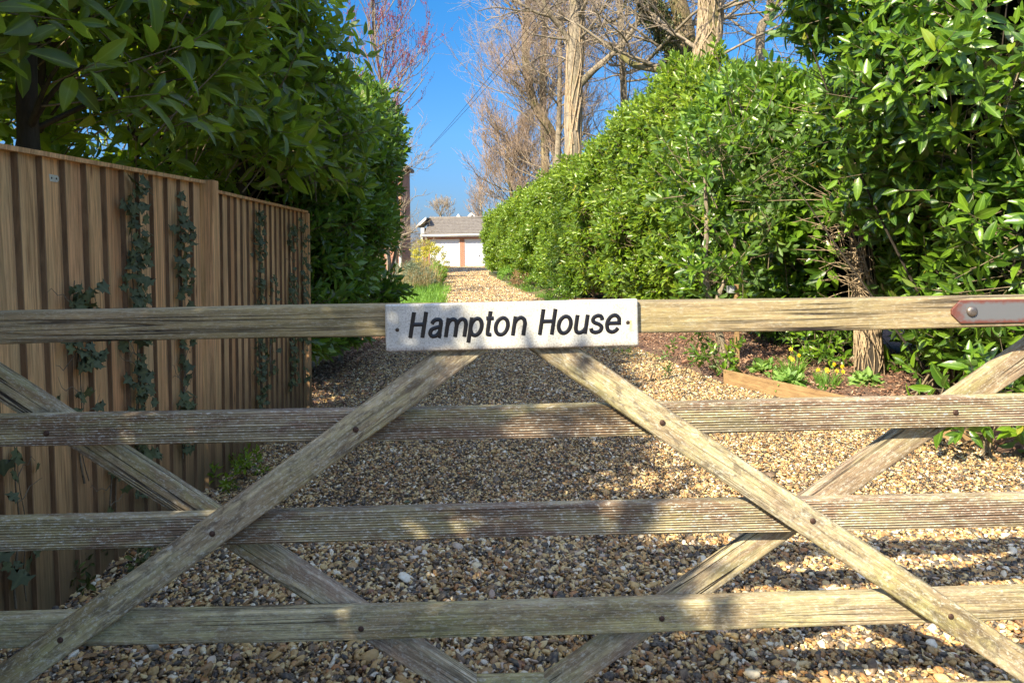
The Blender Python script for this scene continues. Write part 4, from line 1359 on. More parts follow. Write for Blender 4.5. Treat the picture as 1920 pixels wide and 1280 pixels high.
def daffodil(px, py, label, nfl, seed, h=.22):
    rng = np.random.RandomState(seed); p = gpt(px, py)
    root = empty('daffodil_clump', p, label, 'flowers', 'daffodils in the soil bed')
    blades_obj('leaves', [blade_cluster(rng, 130, p, .085, h, .013, .5)], 'grass', root)
    for k in range(nfl):
        a = rng.rand()*6.28; rr_ = .09*rng.rand()
        s = np.array([p[0]+.5*rr_*math.cos(a), p[1]+.5*rr_*math.sin(a), p[2]]); e = s+np.array([rr_*math.cos(a), rr_*math.sin(a), h*(.85+.4*rng.rand())])
        fl = MB(); d = Vector((rng.normal()*.5, -1, .15)).normalized()
        a1 = d.orthogonal().normalized(); a2 = d.cross(a1); c = Vector(e)
        for q in range(6):
            t = q*math.pi/3; u = a1*math.cos(t)+a2*math.sin(t); v = d.cross(u)
            fl.add([tuple(c), tuple(c+u*.012+v*.007), tuple(c+u*.024+d*.002), tuple(c+u*.012-v*.007)], [(0, 1, 2, 3)])
        f_o = fl.build('flower', M['flower_yellow'], root)
        cup = MB(); cup.tube([tuple(c), tuple(c+d*.008), tuple(c+d*.016)], [.004, .006, .008], 8); co_ = cup.build('cup', M['flower_orange'])
        co_.parent = f_o; co_.matrix_basis = Matrix.Translation(-root.location)
        stt = MB(); stt.tube([s, (s+e)/2+np.array([0, 0, .01]), e], [.0028, .0025, .002], 5); st_o = stt.build('stalk', M['stem_green'])
        st_o.parent = f_o; st_o.matrix_basis = Matrix.Translation(-root.location)
daffodil(1484, 712, 'taller daffodil clump with three scattered yellow flowers near the timber edging', 4, 1, .25)
daffodil(1552, 728, 'fullest daffodil clump with bright yellow flowers behind the timber edging', 7, 2, .19)
def primrose(px, py, label, seed, fl=6):
    p = gpt(px, py)
    root = bush('primrose', p, label, 'flowers', [(p[0], p[1], p[2]+.03, .10, .10, .05)], 26, PR_PRIM, 'primrose', seed, 1.25, group='primroses in the soil bed', twigs=False, stems=0, inner=.01, amp=.01, up=1.2, jit=.5)
    rng = np.random.RandomState(seed)
    for k in range(fl):
        c = Vector((p[0]+rng.normal()*.035, p[1]-.03+rng.normal()*.03, p[2]+.085+.02*rng.rand())); f = MB()
        for q in range(5):
            t = q*2*math.pi/5; u = Vector((math.cos(t), math.sin(t)*.6, .35)).normalized(); v = u.cross(Vector((0, -.4, 1))).normalized()
            f.add([tuple(c), tuple(c+u*.009+v*.007), tuple(c+u*.016), tuple(c+u*.009-v*.007)], [(0, 1, 2, 3)])
        f.build('flower', M['flower_cream'], root)
PR_PRIM = protos(9, 5, nleaf=6, L=.03, leaf_l=.085, leaf_w=.038, st=3, spread=(75, 30), droop=.5)
primrose(1437, 703, 'pale primrose rosette at the left of the daffodils', 71)
primrose(1625, 726, 'pale primrose rosette right of the daffodils, under the ivy stump', 72)
primrose(1478, 726, 'low green primrose without flowers directly in front of the taller daffodils', 73, 0)

rng = np.random.RandomState(8)
sets = []
for (px, py, r, h, n) in ((1165, 662, .12, .10, 60), (1200, 668, .2, .06, 80), (1120, 655, .2, .05, 60), (1230, 690, .12, .05, 40)):
    p = onground(px, py, .01); sets.append(blade_cluster(rng, n, (p.x, p.y, .0), r, h, .006, .6))
for k in range(60):
    y = 10+rng.rand()*14; x = xr(y)+rng.normal()*.12+.12
    sets.append(blade_cluster(rng, 26, (x, y, .02), .16, .09+.1*rng.rand(), .009, .6))
tag(blades_obj('grass_tufts', sets, 'grass'), kind='stuff')

# timber edging along the bed
def edging(pa, pb, label, h=.16):
    a, b_ = Vector(pa), Vector(pb)
    root_y = (b_-a); L = root_y.length; ang = math.atan2(root_y.y, root_y.x)
    b = MB(); b.box(0, L, -.011, .011, -.03, h)
    o = b.build('edging_board', M['edging'], None, False, .002)
    o.location = (a.x, a.y, 0); o.rotation_euler = (0, 0, ang)
    tag(o, label, 'edging board', 'timber edging of the soil bed')
edging((2.06, 6.68), (2.67, 5.43), 'long timber edging board holding back the soil in front of the daffodils')
edging((2.68, 5.40), (3.12, 4.45), 'second timber edging board running towards the gate under the low laurel', .13)
b = MB(); b.box(3.19, 3.25, 4.16, 4.22, 0, .17)
tag(b.build('stub_post', M['edging'], None, False, .003), 'short square stub post in the gravel at the right edge', 'post')

# wooden stake with a grey box
sp = at(1381, 600, 6.9)
root = empty('garden_stake', (sp.x, 6.9, 0), 'thin wooden stake with a little grey box near its top, in front of the hedge', 'stake')
tp = at(1382, 533, 6.9).z
b = MB(); b.box(sp.x-.02, sp.x+.02, 6.88, 6.92, 0, tp+.0); b.build('stake', M['edging'], root, False, .002)
b = MB(); b.box(sp.x-.085, sp.x-.022, 6.86, 6.94, tp-.085, tp-.015); b.build('box', M['box_plastic'], root, False, .004)

# leaning pale trunk (small tree of the hedge)
root = empty('small_tree', (2.2, 7.05, 0), 'small leaning tree with a bare pale forked trunk beside the grey boxed stake', 'tree')
pts = [(1368, 705), (1352, 640), (1330, 560), (1322, 500), (1325, 430), (1322, 330)]
Pc = catmull([tuple(at(px, py, 7.15-.0*i)) for i, (px, py) in enumerate(pts)], 6)
Pc[0, 2] = 0
P2 = catmull([tuple(at(1338, 600, 7.15)), tuple(at(1350, 545, 7.12)), tuple(at(1372, 500, 7.1)), tuple(at(1380, 420, 7.1))], 6)
tubes_mesh('trunk', [(Pc, np.linspace(.05, .018, len(Pc))), (P2, np.linspace(.035, .012, len(P2)))], M['bark_pale'], root, 9)
rng = np.random.RandomState(77)
Pp, Dp = blob_samples(rng, 420, [(2.35, 7.0, 1.95, .6, .3, .55), (2.25, 6.95, 1.25, .42, .25, .38), (2.6, 7.2, 2.5, .5, .3, .5)], .16, 7, .14)
make_foliage('foliage', Pp, Dp, 1.25*(.7+.4*rng.rand(len(Pp))), PR_MID, M['laurel'], root, rng, None, M['twig_brown'])

# ivy stump
cx, cy = 3.42, 6.6
root = empty('ivy_stump', (cx, cy, .05), 'old trunk stump wrapped in dry twining ivy stems, with dead twigs sticking out', 'tree stump')
Pc = catmull([(cx+.02, cy, .0), (cx, cy, .5), (cx-.02, cy+.02, 1.1), (cx-.08, cy, 1.62)], 6)
tubes_mesh('trunk', [(Pc, np.linspace(.125, .07, len(Pc)))], M['bark_dark'], root, 12)
br = []; rng = np.random.RandomState(13)
for k in range(95):
    ph = rng.rand()*6.28; tw = rng.normal()*.9; z0 = rng.rand()*.5; z1 = z0+.5+rng.rand()*.9
    q = []
    for t in np.linspace(0, 1, 12):
        z = z0+(z1-z0)*t; i = min(len(Pc)-1, int(z/1.62*(len(Pc)-1))); r = .125-.05*z/1.6+.01
        a = ph+tw*t+.25*math.sin(9*t+k)
        q.append((Pc[i][0]+r*math.cos(a), Pc[i][1]+r*math.sin(a), z))
    br.append((np.array(q), np.linspace(.0085, .005, 12)*(.4+rng.rand())))
tubes_mesh('ivy_stems', br, M['ivy_stem'], root, 5)
br = []
for k in range(110):
    z = .8+rng.rand()*1.0; s = np.array([cx-.1+rng.normal()*.1, cy-.1+rng.normal()*.08, z])
    d = np.array([-.55+.5*rng.normal(), -.25+.2*rng.normal(), .35+.45*rng.normal()])*(.25+.3*rng.rand())
    q = catmull([s, s+d*.5+rng.normal(size=3)*.03, s+d+rng.normal(size=3)*.05], 4)
    br.append((q, np.linspace(.006, .002, len(q))))
tubes_mesh('dead_twigs', br, M['ivy_stem'], root, 4)
# dead twigs caught in the top of the hedge
root = empty('dead_branch', (3.3, 7.0, 2.5), 'bare orange brown dead branch caught high in the laurel hedge', 'branch')
br = []
for k in range(46):
    s = np.array(at(1590, 195, 6.3))+rng.normal(size=3)*.03; d = np.array([-.4+.45*rng.normal(), -.25, .25+.3*rng.normal()])*(.3+.5*rng.rand())
    q = catmull([s, s+d*.5+rng.normal(size=3)*.05, s+d+rng.normal(size=3)*.05], 4); br.append((q, np.linspace(.006, .002, len(q))))
tubes_mesh('twigs', br, M['ivy_stem'], root, 4)

# ------------------------------------------------------------------ bare trees
def grow(rng, out, p, d, L, r, lvl, maxl, kids, spread, up, wig=.16):
    n = 5 if lvl < 2 else 4
    P = [p]; dd = d/np.linalg.norm(d)
    for i in range(n):
        dd = dd+rng.normal(size=3)*wig+np.array([0, 0, up*.12]); dd /= np.linalg.norm(dd)
        P.append(P[-1]+dd*L/n)
    P = np.array(P); rr_ = np.linspace(r, r*.45, len(P)); out[lvl].append((P, rr_))
    if lvl >= maxl: return
    for k in range(kids[lvl]):
        f = .2+.8*rng.rand(); i = min(n-1, int(f*n)); q = P[i]+(P[i+1]-P[i])*(f*n-i)
        ax = rng.normal(size=3); ax -= dd*np.dot(ax, dd); ax /= np.linalg.norm(ax)
        nd = dd*(1-.3*spread)+ax*spread+np.array([0, 0, up])
        grow(rng, out, q, nd, L*(.45+.25*rng.rand()), max(r*(.35+.15*rng.rand()), MINR), lvl+1, maxl, kids, spread, up, wig)
MINR = .007
def bare_tree(label, trunk_pts, r0, r1, limbs, seed, kids=(5, 6, 5), spread=.75, up=.25, limb_len=(2, 3.5), zmin=2.0, bark='bark_pale', twig='twig_red', ivy_n=0, limb_r=.07, loc=None, group='bare winter trees behind the right hedge', extra=(), limb_up=.3, side_bias=None, name='bare_tree', minr=.0055, wig=.16):
    global MINR
    MINR = minr
    rng = np.random.RandomState(seed)
    Pc = catmull(trunk_pts, 7)
    root = empty(name, tuple(Pc[0]) if loc is None else loc, label, 'tree', group)
    rr_ = np.linspace(r0, r1, len(Pc))
    tr_ = [(Pc, rr_)]
    for (a, ra, rb) in extra:
        q = catmull(a, 6); tr_.append((q, np.linspace(ra, rb, len(q))))
    tubes_mesh('trunk', tr_, M[bark], root, 12)
    out = {0: [], 1: [], 2: [], 3: []}
    hosts = tr_
    for k in range(limbs):
        host, hr = hosts[0] if rng.rand() < .7 or len(hosts) == 1 else hosts[rng.randint(1, len(hosts))]
        ok = np.where(host[:, 2] > zmin)[0]
        if not len(ok): continue
        i = rng.choice(ok)
        a = rng.rand()*6.283
        d = np.array([math.cos(a), math.sin(a), limb_up+.3*rng.rand()])
        if side_bias is not None: d = d+np.array(side_bias)
        L = limb_len[0]+rng.rand()*(limb_len[1]-limb_len[0])
        grow(rng, out, host[i], d, L, min(limb_r*(.5+.7*rng.rand()), hr[i]*.6), 0, 3, kids, spread, up, wig)
    tubes_mesh('branches', out[0]+out[1], M['branch'], root, 5)
    tubes_mesh('twigs', out[2]+out[3], M[twig], root, 3)
    if ivy_n:
        br = []
        for k in range(ivy_n):
            ph = rng.rand()*6.28; tw = rng.normal()*1.2; i0 = rng.randint(0, len(Pc)//2); i1 = min(len(Pc)-1, i0+8+rng.randint(0, 14))
            q = []
            for t, i in zip(np.linspace(0, 1, i1-i0+1), range(i0, i1+1)):
                a = ph+tw*t+.3*math.sin(7*t+k); q.append(Pc[i]+np.array([math.cos(a), math.sin(a), 0])*(rr_[i]+.012))
            if len(q) > 2: br.append((np.array(q), np.linspace(.028, .014, len(q))*(.5+rng.rand())))
        tubes_mesh('ivy_stems', br, M['ivy_stem'], root, 5)
    return root
def T3(px, py, D): return tuple(at(px, py, D))
def base(px, D): p = at(px, 460, D); return (p.x, D, 0)
# main pale trunk with forks
bare_tree('tall bare tree with a thick pale trunk forking beside the sky gap, behind the hedge',
    [base(1070, 22), T3(1073, 300, 22), T3(1077, 140, 22), T3(1083, 0, 22), T3(1086, -130, 22)], .28, .24, 17, 101, kids=(6, 6, 5), spread=.8, up=.12,
    limb_len=(1.8, 3.6), zmin=6.0, bark='bark_pale', twig='twig_tan', ivy_n=26, limb_r=.06,
    extra=[([T3(1078, 170, 22), T3(1110, 135, 21.8), T3(1150, 100, 21.5), T3(1185, 60, 21), T3(1210, 10, 20.8)], .13, .05),
           ([T3(1082, 100, 22), T3(1050, 50, 21.8), T3(1022, 10, 21.5), T3(1010, -50, 21.3)], .09, .04),
           ([T3(1078, 75, 22), T3(1040, 72, 21.8), T3(1000, 65, 21.5)], .05, .025)])
# mossy leaning pair and ivy clad trunk
tm = bare_tree('leaning mossy forked trunk between the pale trunk and the ivy wrapped trunk',
    [base(1300, 18.5), T3(1278, 130, 18.5), T3(1250, 60, 18.6), T3(1205, -10, 18.8), T3(1150, -90, 19)], .40, .25, 11, 103, kids=(5, 5, 4), spread=.8, up=.12,
    limb_len=(1.8, 3.6), zmin=4.5, bark='bark_mossy', twig='twig_tan', ivy_n=20, limb_r=.07,
    extra=[([T3(1285, 140, 18.5), T3(1285, 60, 18.5), T3(1268, -10, 18.4), T3(1262, -90, 18.4)], .28, .2),
           ([T3(1275, 135, 18.5), T3(1235, 130, 18.6), T3(1190, 122, 18.9), T3(1165, 105, 19.1)], .13, .07)])
rng = np.random.RandomState(6)
a_ = np.array(T3(1290, 140, 18.4)); b_ = np.array(T3(1195, -30, 18.6)); t_ = rng.rand(700)
Pv = a_+(b_-a_)*t_[:, None]+rng.normal(size=(700, 3))*np.array([.22, .2, .12])
make_foliage('ivy_leaves', Pv, rng.normal(size=(700, 3))+np.array([0, -.8, .3]), .8+.4*rng.rand(700), PR_FAR, M['ivy'], tm, rng)
bare_tree('straight upright trunk densely wrapped in ivy stems, above the blossoming hedge',
    [base(1322, 17), T3(1322, 150, 17), T3(1331, 60, 17), T3(1333, -20, 17), T3(1338, -120, 17)], .31, .27, 9, 105, kids=(5, 5, 4), spread=.8, up=.15,
    limb_len=(2, 4), zmin=5.5, bark='bark_mossy', twig='twig_tan', ivy_n=70, limb_r=.06)
# twiggy trees beside the sky gap
bare_tree('slim twiggy tree of reddish twigs at the edge of the open sky',
    [base(1035, 29), T3(1045, 290, 29), T3(1000, 190, 29), T3(985, 100, 29), T3(990, 0, 29), T3(988, -100, 29)], .24, .10, 48, 107, kids=(5, 5, 4), spread=.55, up=.55,
    limb_len=(1.5, 2.8), zmin=2.5, bark='bark_mossy', twig='twig_red', limb_r=.04, limb_up=.5, side_bias=(-.25, 0, 0))
bare_tree('second slim twiggy tree close behind the reddish one, its trunk straight',
    [base(1022, 31), T3(1022, 290, 31), T3(1018, 190, 31), T3(1020, 80, 31), T3(1028, -60, 31)], .22, .12, 42, 109, kids=(5, 5, 4), spread=.55, up=.55,
    limb_len=(1.5, 2.8), zmin=2.5, bark='bark_mossy', twig='twig_red', limb_r=.04, limb_up=.5)
bare_tree('low bushy bare tree with pinkish twigs above the far end of the hedge',
    [base(965, 34), T3(962, 400, 34), T3(955, 330, 34), T3(950, 250, 34)], .14, .05, 60, 111, kids=(5, 5, 4), spread=.6, up=.45,
    limb_len=(1.3, 2.6), zmin=1.5, bark='bark_mossy', twig='twig_red', limb_r=.035, limb_up=.4, minr=.008)
bare_tree('bushy bare tree between the slim trees and the pale trunk',
    [base(1045, 27), T3(1045, 330, 27), T3(1048, 230, 27), T3(1050, 120, 27), T3(1050, 0, 27)], .16, .06, 32, 113, kids=(5, 5, 4), spread=.6, up=.4,
    limb_len=(1.3, 2.6), zmin=2.5, bark='branch', twig='twig_red', limb_r=.035, limb_up=.4)
bare_tree('bare tree with arching grey branches crossing the blue sky above the blossom',
    [base(1440, 21), T3(1425, 100, 21), T3(1440, 30, 21), T3(1455, -60, 21)], .16, .10, 20, 115, kids=(5, 5, 4), spread=.75, up=.2,
    limb_len=(2, 4), zmin=4.0, bark='branch', twig='twig_tan', limb_r=.05, limb_up=.45, side_bias=(.2, 0, 0))
bare_tree('fine twigged tree filling the gap between the pale trunk and the mossy trunks',
    [base(1170, 26), T3(1170, 200, 26), T3(1165, 90, 26), T3(1160, -60, 26)], .16, .10, 30, 117, kids=(5, 5, 4), spread=.8, up=.15,
    limb_len=(2, 3.6), zmin=4.0, bark='branch', twig='twig_red', limb_r=.05, limb_up=.3)
bare_tree('small round headed bare tree behind the garage roof',
    [base(826, 62), T3(826, 420, 62), T3(827, 400, 62)], .12, .06, 16, 119, kids=(5, 4, 3), spread=.6, up=.5,
    limb_len=(1.0, 1.7), zmin=1.6, bark='branch', twig='twig_tan', limb_r=.04, limb_up=.6, group='distant bare trees', minr=.012)
bare_tree('wispy bare tree right of the neighbouring gables, behind the garage',
    [base(905, 58), T3(903, 410, 58), T3(900, 375, 58)], .12, .05, 18, 121, kids=(5, 4, 3), spread=.6, up=.5,
    limb_len=(1.0, 2.0), zmin=2.2, bark='branch', twig='twig_red', limb_r=.035, limb_up=.5, group='distant bare trees', minr=.010)
M['white_bark'] = bark_mat('white bark', (.45, .42, .36), (.75, .72, .65), (8, 8, 3), 2, .01)
bare_tree('pollarded little tree with a whitish trunk in front of the brick house',
    [(at(751, 515, 27).x, 27, 0), T3(751, 480, 27), T3(752, 455, 27)], .07, .05, 18, 123, kids=(4, 4, 3), spread=.6, up=.4,
    limb_len=(.5, .9), zmin=.95, bark='white_bark', twig='twig_tan', limb_r=.035, limb_up=.5, group='little trees on the left verge', minr=.006)
for k, (px, D, lb) in enumerate(((712, 19, 'left of two pale trunks standing at the end of the dark hedge'), (728, 19.4, 'right and slimmer of two pale trunks at the end of the dark hedge'))):
    bare_tree(lb, [base(px, D), T3(px+2, 500, D), T3(px-6, 430, D), T3(px-12, 330, D)], .11-.03*k, .04, 7, 131+k, kids=(4, 4, 2), spread=.6, up=.3,
        limb_len=(.8, 1.4), zmin=1.3, bark='bark_pale', twig='twig_tan', limb_r=.03, group='little trees on the left verge')
# purple leaved plum on the left
M['bud_twig'] = plain('purplish twig', (.20, .09, .09), .7)
rp = bare_tree('purple leaved plum with upright red budded twigs rising behind the left hedge',
    [base(700, 13), T3(705, 300, 13), T3(715, 170, 13), T3(700, 60, 13), T3(700, -60, 13)], .045, .012, 40, 141, kids=(3, 3, 2), spread=.4, up=.55,
    limb_len=(.8, 1.7), zmin=2.4, bark='bark_dark', twig='bud_twig', limb_r=.02, limb_up=1.0, group='little trees on the left verge', side_bias=(.45, 0, 0), minr=.004)
tw = [o for o in rp.children if o.name.startswith('twigs')][0]
co = np.zeros(len(tw.data.vertices)*3, dtype=np.float32); tw.data.vertices.foreach_get('co', co); co = co.reshape(-1, 3)+np.array(rp.location)
rng = np.random.RandomState(4)
sel = co[rng.choice(len(co), 1700)]
PR_BUD = protos(12, 4, nleaf=4, L=.02, leaf_l=.035, leaf_w=.016, st=1, spread=(60, 20))
make_foliage('buds', sel, np.column_stack([rng.normal(size=(len(sel), 2))*.4, np.ones(len(sel))]), .7+.7*rng.rand(len(sel)), PR_BUD, M['bud'], rp, rng)

# ------------------------------------------------------------------ left verge planting
rng = np.random.RandomState(17)
n = 420
y = 2.2+rng.rand(n)*9; x = np.where(rng.rand(n) < .75, xl(y)+.05+rng.exponential(.28, n), xl(y)+(xr(y)-xl(y))*rng.rand(n))
PL = np.stack([x, y, np.full(n, .038)], -1)
PR_ONE = protos(19, 5, nleaf=1, L=.01, leaf_l=.06, leaf_w=.028, st=3, spread=(85, 85), droop=.2)
o = make_foliage('dead_leaves', PL, np.column_stack([rng.normal(size=(n, 2))*.25, np.ones(n)]), .5+.7*rng.rand(n), PR_ONE, M['deadleaf'], None, rng)
tag(o, kind='stuff')
sets = []
for k in range(330):
    y = 14.2+rng.rand()**1.2*9; w = 2.6
    x = xl(y)+.1-rng.rand()*w
    sets.append(blade_cluster(rng, 26, (x, y, 0), .17, .18+.12*rng.rand(), .018, .5))
tag(blades_obj('verge_grass', sets, 'grass'), kind='stuff')
sets = []
for k in range(90):
    y = 21+rng.rand()*9; x = xl(y)-.2-rng.rand()*1.5
    sets.append(blade_cluster(rng, 26, (x, y, 0), .18, .55+.5*rng.rand(), .012, .35))
tag(blades_obj('dry_grass', sets, 'drygrass'), kind='stuff')
def vb(px, py, D): p = at(px, py, D); return p.x
x_ = vb(815, 490, 30)
bush('golden_shrub', (x_, 30, 0), 'golden yellow variegated shrub in front of the left garage door', 'shrub', [(x_-.1, 30, .65, .6, .4, .65), (x_-.45, 30.2, 1.0, .45, .4, .6)], 700, PR_FAR, 'golden', 81, .9, twigs=False, inner=.1)
x_ = vb(785, 525, 22.5)
bush('lavender_clump', (x_, 22.5, 0), 'grey green clump on the verge between the grass and the dry stems', 'plant', [(x_, 22.5, .28, .45, .4, .3)], 260, PR_FAR, 'greygreen', 82, .7, twigs=False, inner=.06)
x_ = vb(760, 520, 24)
bush('lavender_clump', (x_, 24, 0), 'darker grey green clump beside the whitish pollarded trunk', 'plant', [(x_, 24, .35, .5, .4, .38)], 260, PR_FAR, 'greygreen', 83, .8, twigs=False, inner=.06)
x_ = vb(826, 520, 25.5)
bush('green_shrub', (x_-.1, 25.5, 0), 'small fresh green shrub at the very edge of the drive', 'shrub', [(x_-.15, 25.5, .3, .26, .4, .34)], 220, PR_FAR, 'grass', 84, .8, twigs=False, inner=.06)
for k in range(5):
    p = (xl(16.5+k*1.6)-.35-.3*(k % 2), 16.5+k*1.6, 0)
# shrub and brown undergrowth at the foot of the far right hedge
for (x_, y_, r_, h_, mt, lb, sd_) in ((1.0, 16.6, .35, .4, 'laurel', 'low green shrub at the foot of the middle hedge beside the drive', 85), (.55, 20.5, .4, .45, 'laurel', 'low dark shrub at the hedge foot where the drive narrows', 86),
                               (.15, 23.5, .45, .35, 'deadleaf', 'brown heap of dead growth at the foot of the far hedge', 87), (-.35, 27.5, .45, .35, 'grass', 'light green ground plant at the foot of the farthest hedge', 88)):
    bush('low_shrub', (x_+.25, y_, 0), lb, 'shrub', [(x_+.25, y_, h_*.5, r_, r_*1.5, h_*.6)], 260, PR_FAR, mt, sd_, .75, twigs=False, inner=.07)

# ------------------------------------------------------------------ garage
D = 47.0
gx = lambda px: at(px, 470, D).x
gz = lambda py, px=865: at(px, py, D).z
GX0, GX1 = gx(793), gx(936)
gar = empty('garage', (gx(866), D, 0), 'brick double garage with two white panelled doors at the end of the drive', 'garage')
base_z = 0
EV = gz(443)
dL0, dL1, dR0, dR1 = gx(806), gx(862), gx(871), gx(927)
dtop = gz(448)
b = MB()
b.box(GX0, dL0, D, D+.22, base_z, EV); b.box(dL1, dR0, D, D+.22, base_z, EV); b.box(dR1, GX1, D, D+.22, base_z, EV)
b.box(dL0, dL1, D+.003, D+.22, dtop, EV-.002); b.box(dR0, dR1, D+.003, D+.22, dtop, EV-.002)
b.box(GX0, GX0+.22, D+.22, D+5.5, base_z, EV); b.box(GX1-.22, GX1, D+.22, D+5.5, base_z, EV); b.box(GX0+.22, GX1-.22, D+5.3, D+5.5, base_z, EV)
b.build('wall', M['brick'], gar)
for (x0, x1) in ((dL0, dL1), (dR0, dR1)):
    w = x1-x0
    fr = MB()
    fr.box(x0, x0+.07, D+.04, D+.12, 0, dtop); fr.box(x1-.07, x1, D+.04, D+.12, 0, dtop); fr.box(x0+.07, x1-.07, D+.04, D+.12, dtop-.07, dtop)
    d = MB(); d.box(x0+.07, x1-.07, D+.10, D+.13, .02, dtop-.07)
    n_c, n_r = 6, 4
    pw = (w-.14)/n_c; ph = (dtop-.09)/n_r
    for i in range(n_c):
        for j in range(n_r):
            d.box(x0+.07+pw*i+.05, x0+.07+pw*(i+1)-.05, D+.085, D+.0995, .02+ph*j+.06, .02+ph*(j+1)-.06)
    do = d.build('door', M['door_paint'], gar, False, .006)
    fo = fr.build('frame', M['white_paint']); fo.parent = do; fo.matrix_basis = Matrix.Translation(-gar.location)
    h = MB(); h.dome(((x0+x1)/2, D+.085, .72), .05, .04, (0, -1, 0), 10); ho = h.build('handle', M['screw']); ho.parent = do; ho.matrix_basis = Matrix.Translation(-gar.location)
# roof: ridge parallel to the front
RT = at(865, 409, 49.75).z
y0, y1, yr = D-.35, D+5.85, D+2.75
n_course = 11
b = MB()
rx0, rx1 = gx(797), GX1+.3
for k in range(n_course):
    f0, f1 = k/n_course, (k+1)/n_course
    za, zb = EV+.10+(RT-EV-.10)*f0, EV+.10+(RT-EV-.10)*f1
    ya, yb = y0+(yr-y0)*f0, y0+(yr-y0)*f1
    ext = .0
    b.add([(rx0, ya, za-.0), (rx1, ya, za), (rx1, ya, za+.035), (rx0, ya, za+.035), (rx0, yb+.02, zb), (rx1, yb+.02, zb)],
          [(0, 1, 2, 3), (3, 2, 5, 4)])
b.add([(rx0, yr, RT), (rx1, yr, RT), (rx1, y1, EV+.1), (rx0, y1, EV+.1)], [(0, 1, 2, 3)])
b.add([(rx0+.1, y0+.1, EV+.08), (rx0+.1, y1-.1, EV+.08), (rx0+.1, yr, RT-.05)], [(0, 1, 2)])
ro = b.build('roof', M['tile'], gar)
rd = MB(); rd.tube([(rx0, yr, RT+.01), (rx1, yr, RT+.01)], .11, 10); r2 = rd.build('ridge', M['tile'], None, True); r2.parent = ro; r2.matrix_basis = Matrix.Translation(-gar.location)
b = MB(); b.box(GX0-.1, GX1+.3, D-.38, D-.35, EV-.04, EV+.12); b.box(GX0-.1, GX1+.3, D-.35, D-.003, EV-.04, EV-.0)
b.build('fascia', M['white_paint'], gar)
b = MB(); b.tube([(GX0-.1, D-.44, EV+.08), (GX1+.3, D-.44, EV+.08)], .055, 8); b.build('gutter', M['white_paint'], gar, True)
b = MB(); b.tube([(GX0+.25, D-.42, EV+.05), (GX0+.25, D-.06, EV-.2), (GX0+.25, D-.06, .1)], .035, 8); b.build('downpipe', M['white_paint'], gar, True)
# side lean-to with a sloping white barge board
b = MB(); sx = gx(778)
zs_, zt_ = gz(424), gz(406)
b.add([(sx, D+.8, zs_), (rx0+.1, D+.8, zt_), (rx0+.1, D+4.5, zt_), (sx, D+4.5, zs_)], [(0, 1, 2, 3)])
b.build('side_roof', M['tile'], gar)
b = MB(); b.add([(sx-.05, D+.76, zs_-.14), (rx0, D+.76, zt_-.14), (rx0, D+.76, zt_+.04), (sx-.05, D+.76, zs_+.04), (sx-.05, D+.80, zs_-.14), (rx0, D+.80, zt_-.14), (rx0, D+.80, zt_+.04), (sx-.05, D+.80, zs_+.04)],
      [(0, 1, 2, 3), (7, 6, 5, 4), (0, 4, 5, 1), (3, 2, 6, 7), (0, 3, 7, 4), (1, 5, 6, 2)])
b.build('barge_board', M['white_paint'], gar)
b = MB(); b.box(gx(786), GX0-.003, D+.9, D+4.4, 0, zs_-.05); b.build('side_wall', M['grey_wall'], gar)

# neighbour's gables behind the garage roof
for (px, pw, py, Dn, lb) in ((886, 34, 398, 66, 'larger white edged gable peeping over the garage roof'), (860, 20, 402, 70, 'smaller white edged gable left of the larger one behind the garage')):
    X0, X1 = at(px-pw, 420, Dn).x, at(px+pw, 420, Dn).x; c = (X0+X1)/2; za = at(px, py, Dn).z; ze = at(px, 418, Dn).z-.6
    h = empty('neighbour_house', (c, Dn, 0), lb, 'house', 'houses beyond the garage')
    b = MB(); b.poly_prism([(X0+.3, 0), (X1-.3, 0), (X1-.3, ze), (c, za-.22), (X0+.3, ze)], Dn, Dn+7); b.build('wall', M['brick'], h)
    b = MB()
    for s in (-1, 1):
        xe = X0 if s < 0 else X1
        b.add([(xe, Dn-.3, ze-.1), (c, Dn-.3, za), (c, Dn+7.3, za), (xe, Dn+7.3, ze-.1), (xe, Dn-.3, ze-.25), (c, Dn-.3, za-.15), (c, Dn+7.3, za-.15), (xe, Dn+7.3, ze-.25)],
              [(0, 1, 2, 3), (7, 6, 5, 4), (0, 4, 5, 1), (3, 2, 6, 7), (0, 3, 7, 4), (1, 5, 6, 2)])
    b.build('roof', M['tile'], h)
    b = MB()
    for s in (-1, 1):
        xe = X0-.03 if s < 0 else X1+.03
        b.add([(xe, Dn-.36, ze-.36), (c, Dn-.36, za-.26), (c, Dn-.36, za+.05), (xe, Dn-.36, ze-.05), (xe, Dn-.31, ze-.36), (c, Dn-.31, za-.26), (c, Dn-.31, za+.05), (xe, Dn-.31, ze-.05)],
              [(0, 1, 2, 3), (7, 6, 5, 4), (0, 4, 5, 1), (3, 2, 6, 7), (0, 3, 7, 4), (1, 5, 6, 2)])
    b.build('barge_board', M['white_paint'], h)

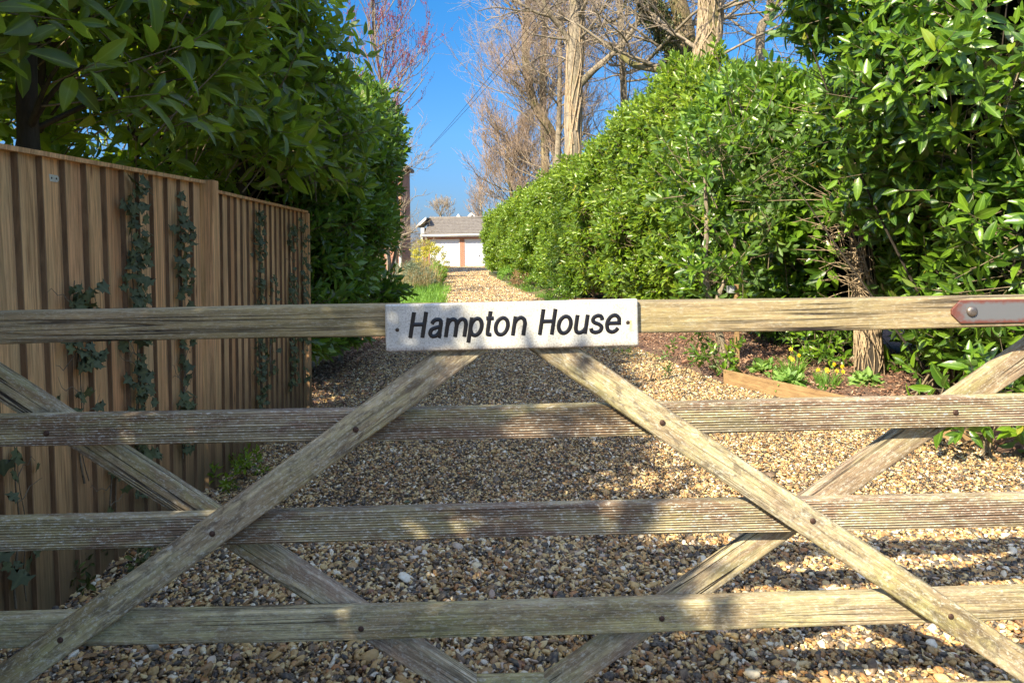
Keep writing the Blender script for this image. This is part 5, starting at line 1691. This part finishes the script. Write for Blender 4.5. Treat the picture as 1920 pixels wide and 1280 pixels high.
# brick house on the left, seen past the hedge
Dh = 33.0
hx = at(752, 400, Dh).x
hs = empty('brick_house', (hx-2, Dh, 0), 'red brick house mostly hidden behind the dark hedge on the left', 'house')
b = MB(); b.box(hx-9, hx-.0, Dh, Dh+3, 0, 5.3); b.build('wall', M['brick'], hs)
b = MB(); b.poly_prism([(hx-9.4, 5.3), (hx+.2, 5.3), (hx+.2, 5.45), (hx-4.5, 7.6), (hx-9.4, 5.45)], Dh-.3, Dh+3.3); b.build('roof', M['tile'], hs)
b = MB(); b.tube([(hx-.28, Dh-.08, 5.25), (hx-.28, Dh-.08, .05)], .05, 8); b.build('downpipe', M['grey_wall'], hs, True)
b = MB(); b.box(hx-2.6, hx-1.3, Dh-.02, Dh+.05, 3.4, 4.7); wf = b.build('window', M['white_paint'], hs)
b = MB(); b.box(hx-2.5, hx-1.4, Dh-.03, Dh-.021, 3.5, 4.6); o = b.build('pane', M['dark_hole']); o.parent = wf; o.matrix_basis = Matrix.Translation(-hs.location)

# overhead wires
for k, (dx, lb) in enumerate(((0, 'upper of two thin black overhead wires crossing the blue sky'), (.16, 'lower of two thin black overhead wires crossing the blue sky'))):
    a = np.array(at(806, 276, 34)); c = np.array(at(972, 54, 20)); e = a+(c-a)*2.2
    ts = np.linspace(0, 1, 40); P = a+(e-a)*ts[:, None]; P[:, 2] -= 1.0*4*ts*(1-ts)*.35; P[:, 0] += dx*np.minimum(1, ts*3); P[:, 2] -= dx*.3
    b = MB(); b.tube(P, .008, 5); tag(b.build('overhead_wire', M['wire'], None, True), lb, 'wire', 'overhead wires')

# fallen leaves on the gravel
for k, (px, py, s, lb, mt) in enumerate(((757, 944, .06, 'curled blue green fallen leaf on the gravel between the second and third rails', 'greygreen'),
                              (703, 1070, .028, 'small bright green fallen leaf on the gravel below the third rail', 'grass'),
                              (755, 1138, .03, 'green fallen leaf just above the fourth rail', 'grass'))):
    p = onground(px, py, .03); V, A, T, Q = one_leaf(s, s*.45, .5, .3, 4)
    a = 2.0*k+.6; Rz = np.array(Matrix.Rotation(a, 3, 'Z')); V = V@Rz.T+np.array([p.x, p.y, .036])
    o = mesh_np('fallen_leaf', V, [T, Q], M[mt], None, {'lf': np.column_stack([A, np.full(len(V), .5)]), 'sh': np.full(len(V), .2)}, True)
    tag(o, lb, 'leaf')
# small weeds at the foot of the fence
for k, (px, py, lb) in enumerate(((440, 905, 'feathery green weed at the foot of the far fence panel'), (215, 1080, 'grey green weed at the foot of the near fence panel'))):
    p = onground(px, py, .0)
    bush('weed', (p.x, p.y, 0), lb, 'plant', [(p.x, p.y, .06, .12, .22, .06)], 60, PR_MID, 'ivy' if k else 'laurel_dark', 91+k, .42, twigs=False, stems=0, inner=.03, amp=.02, group='weeds along the fence foot')
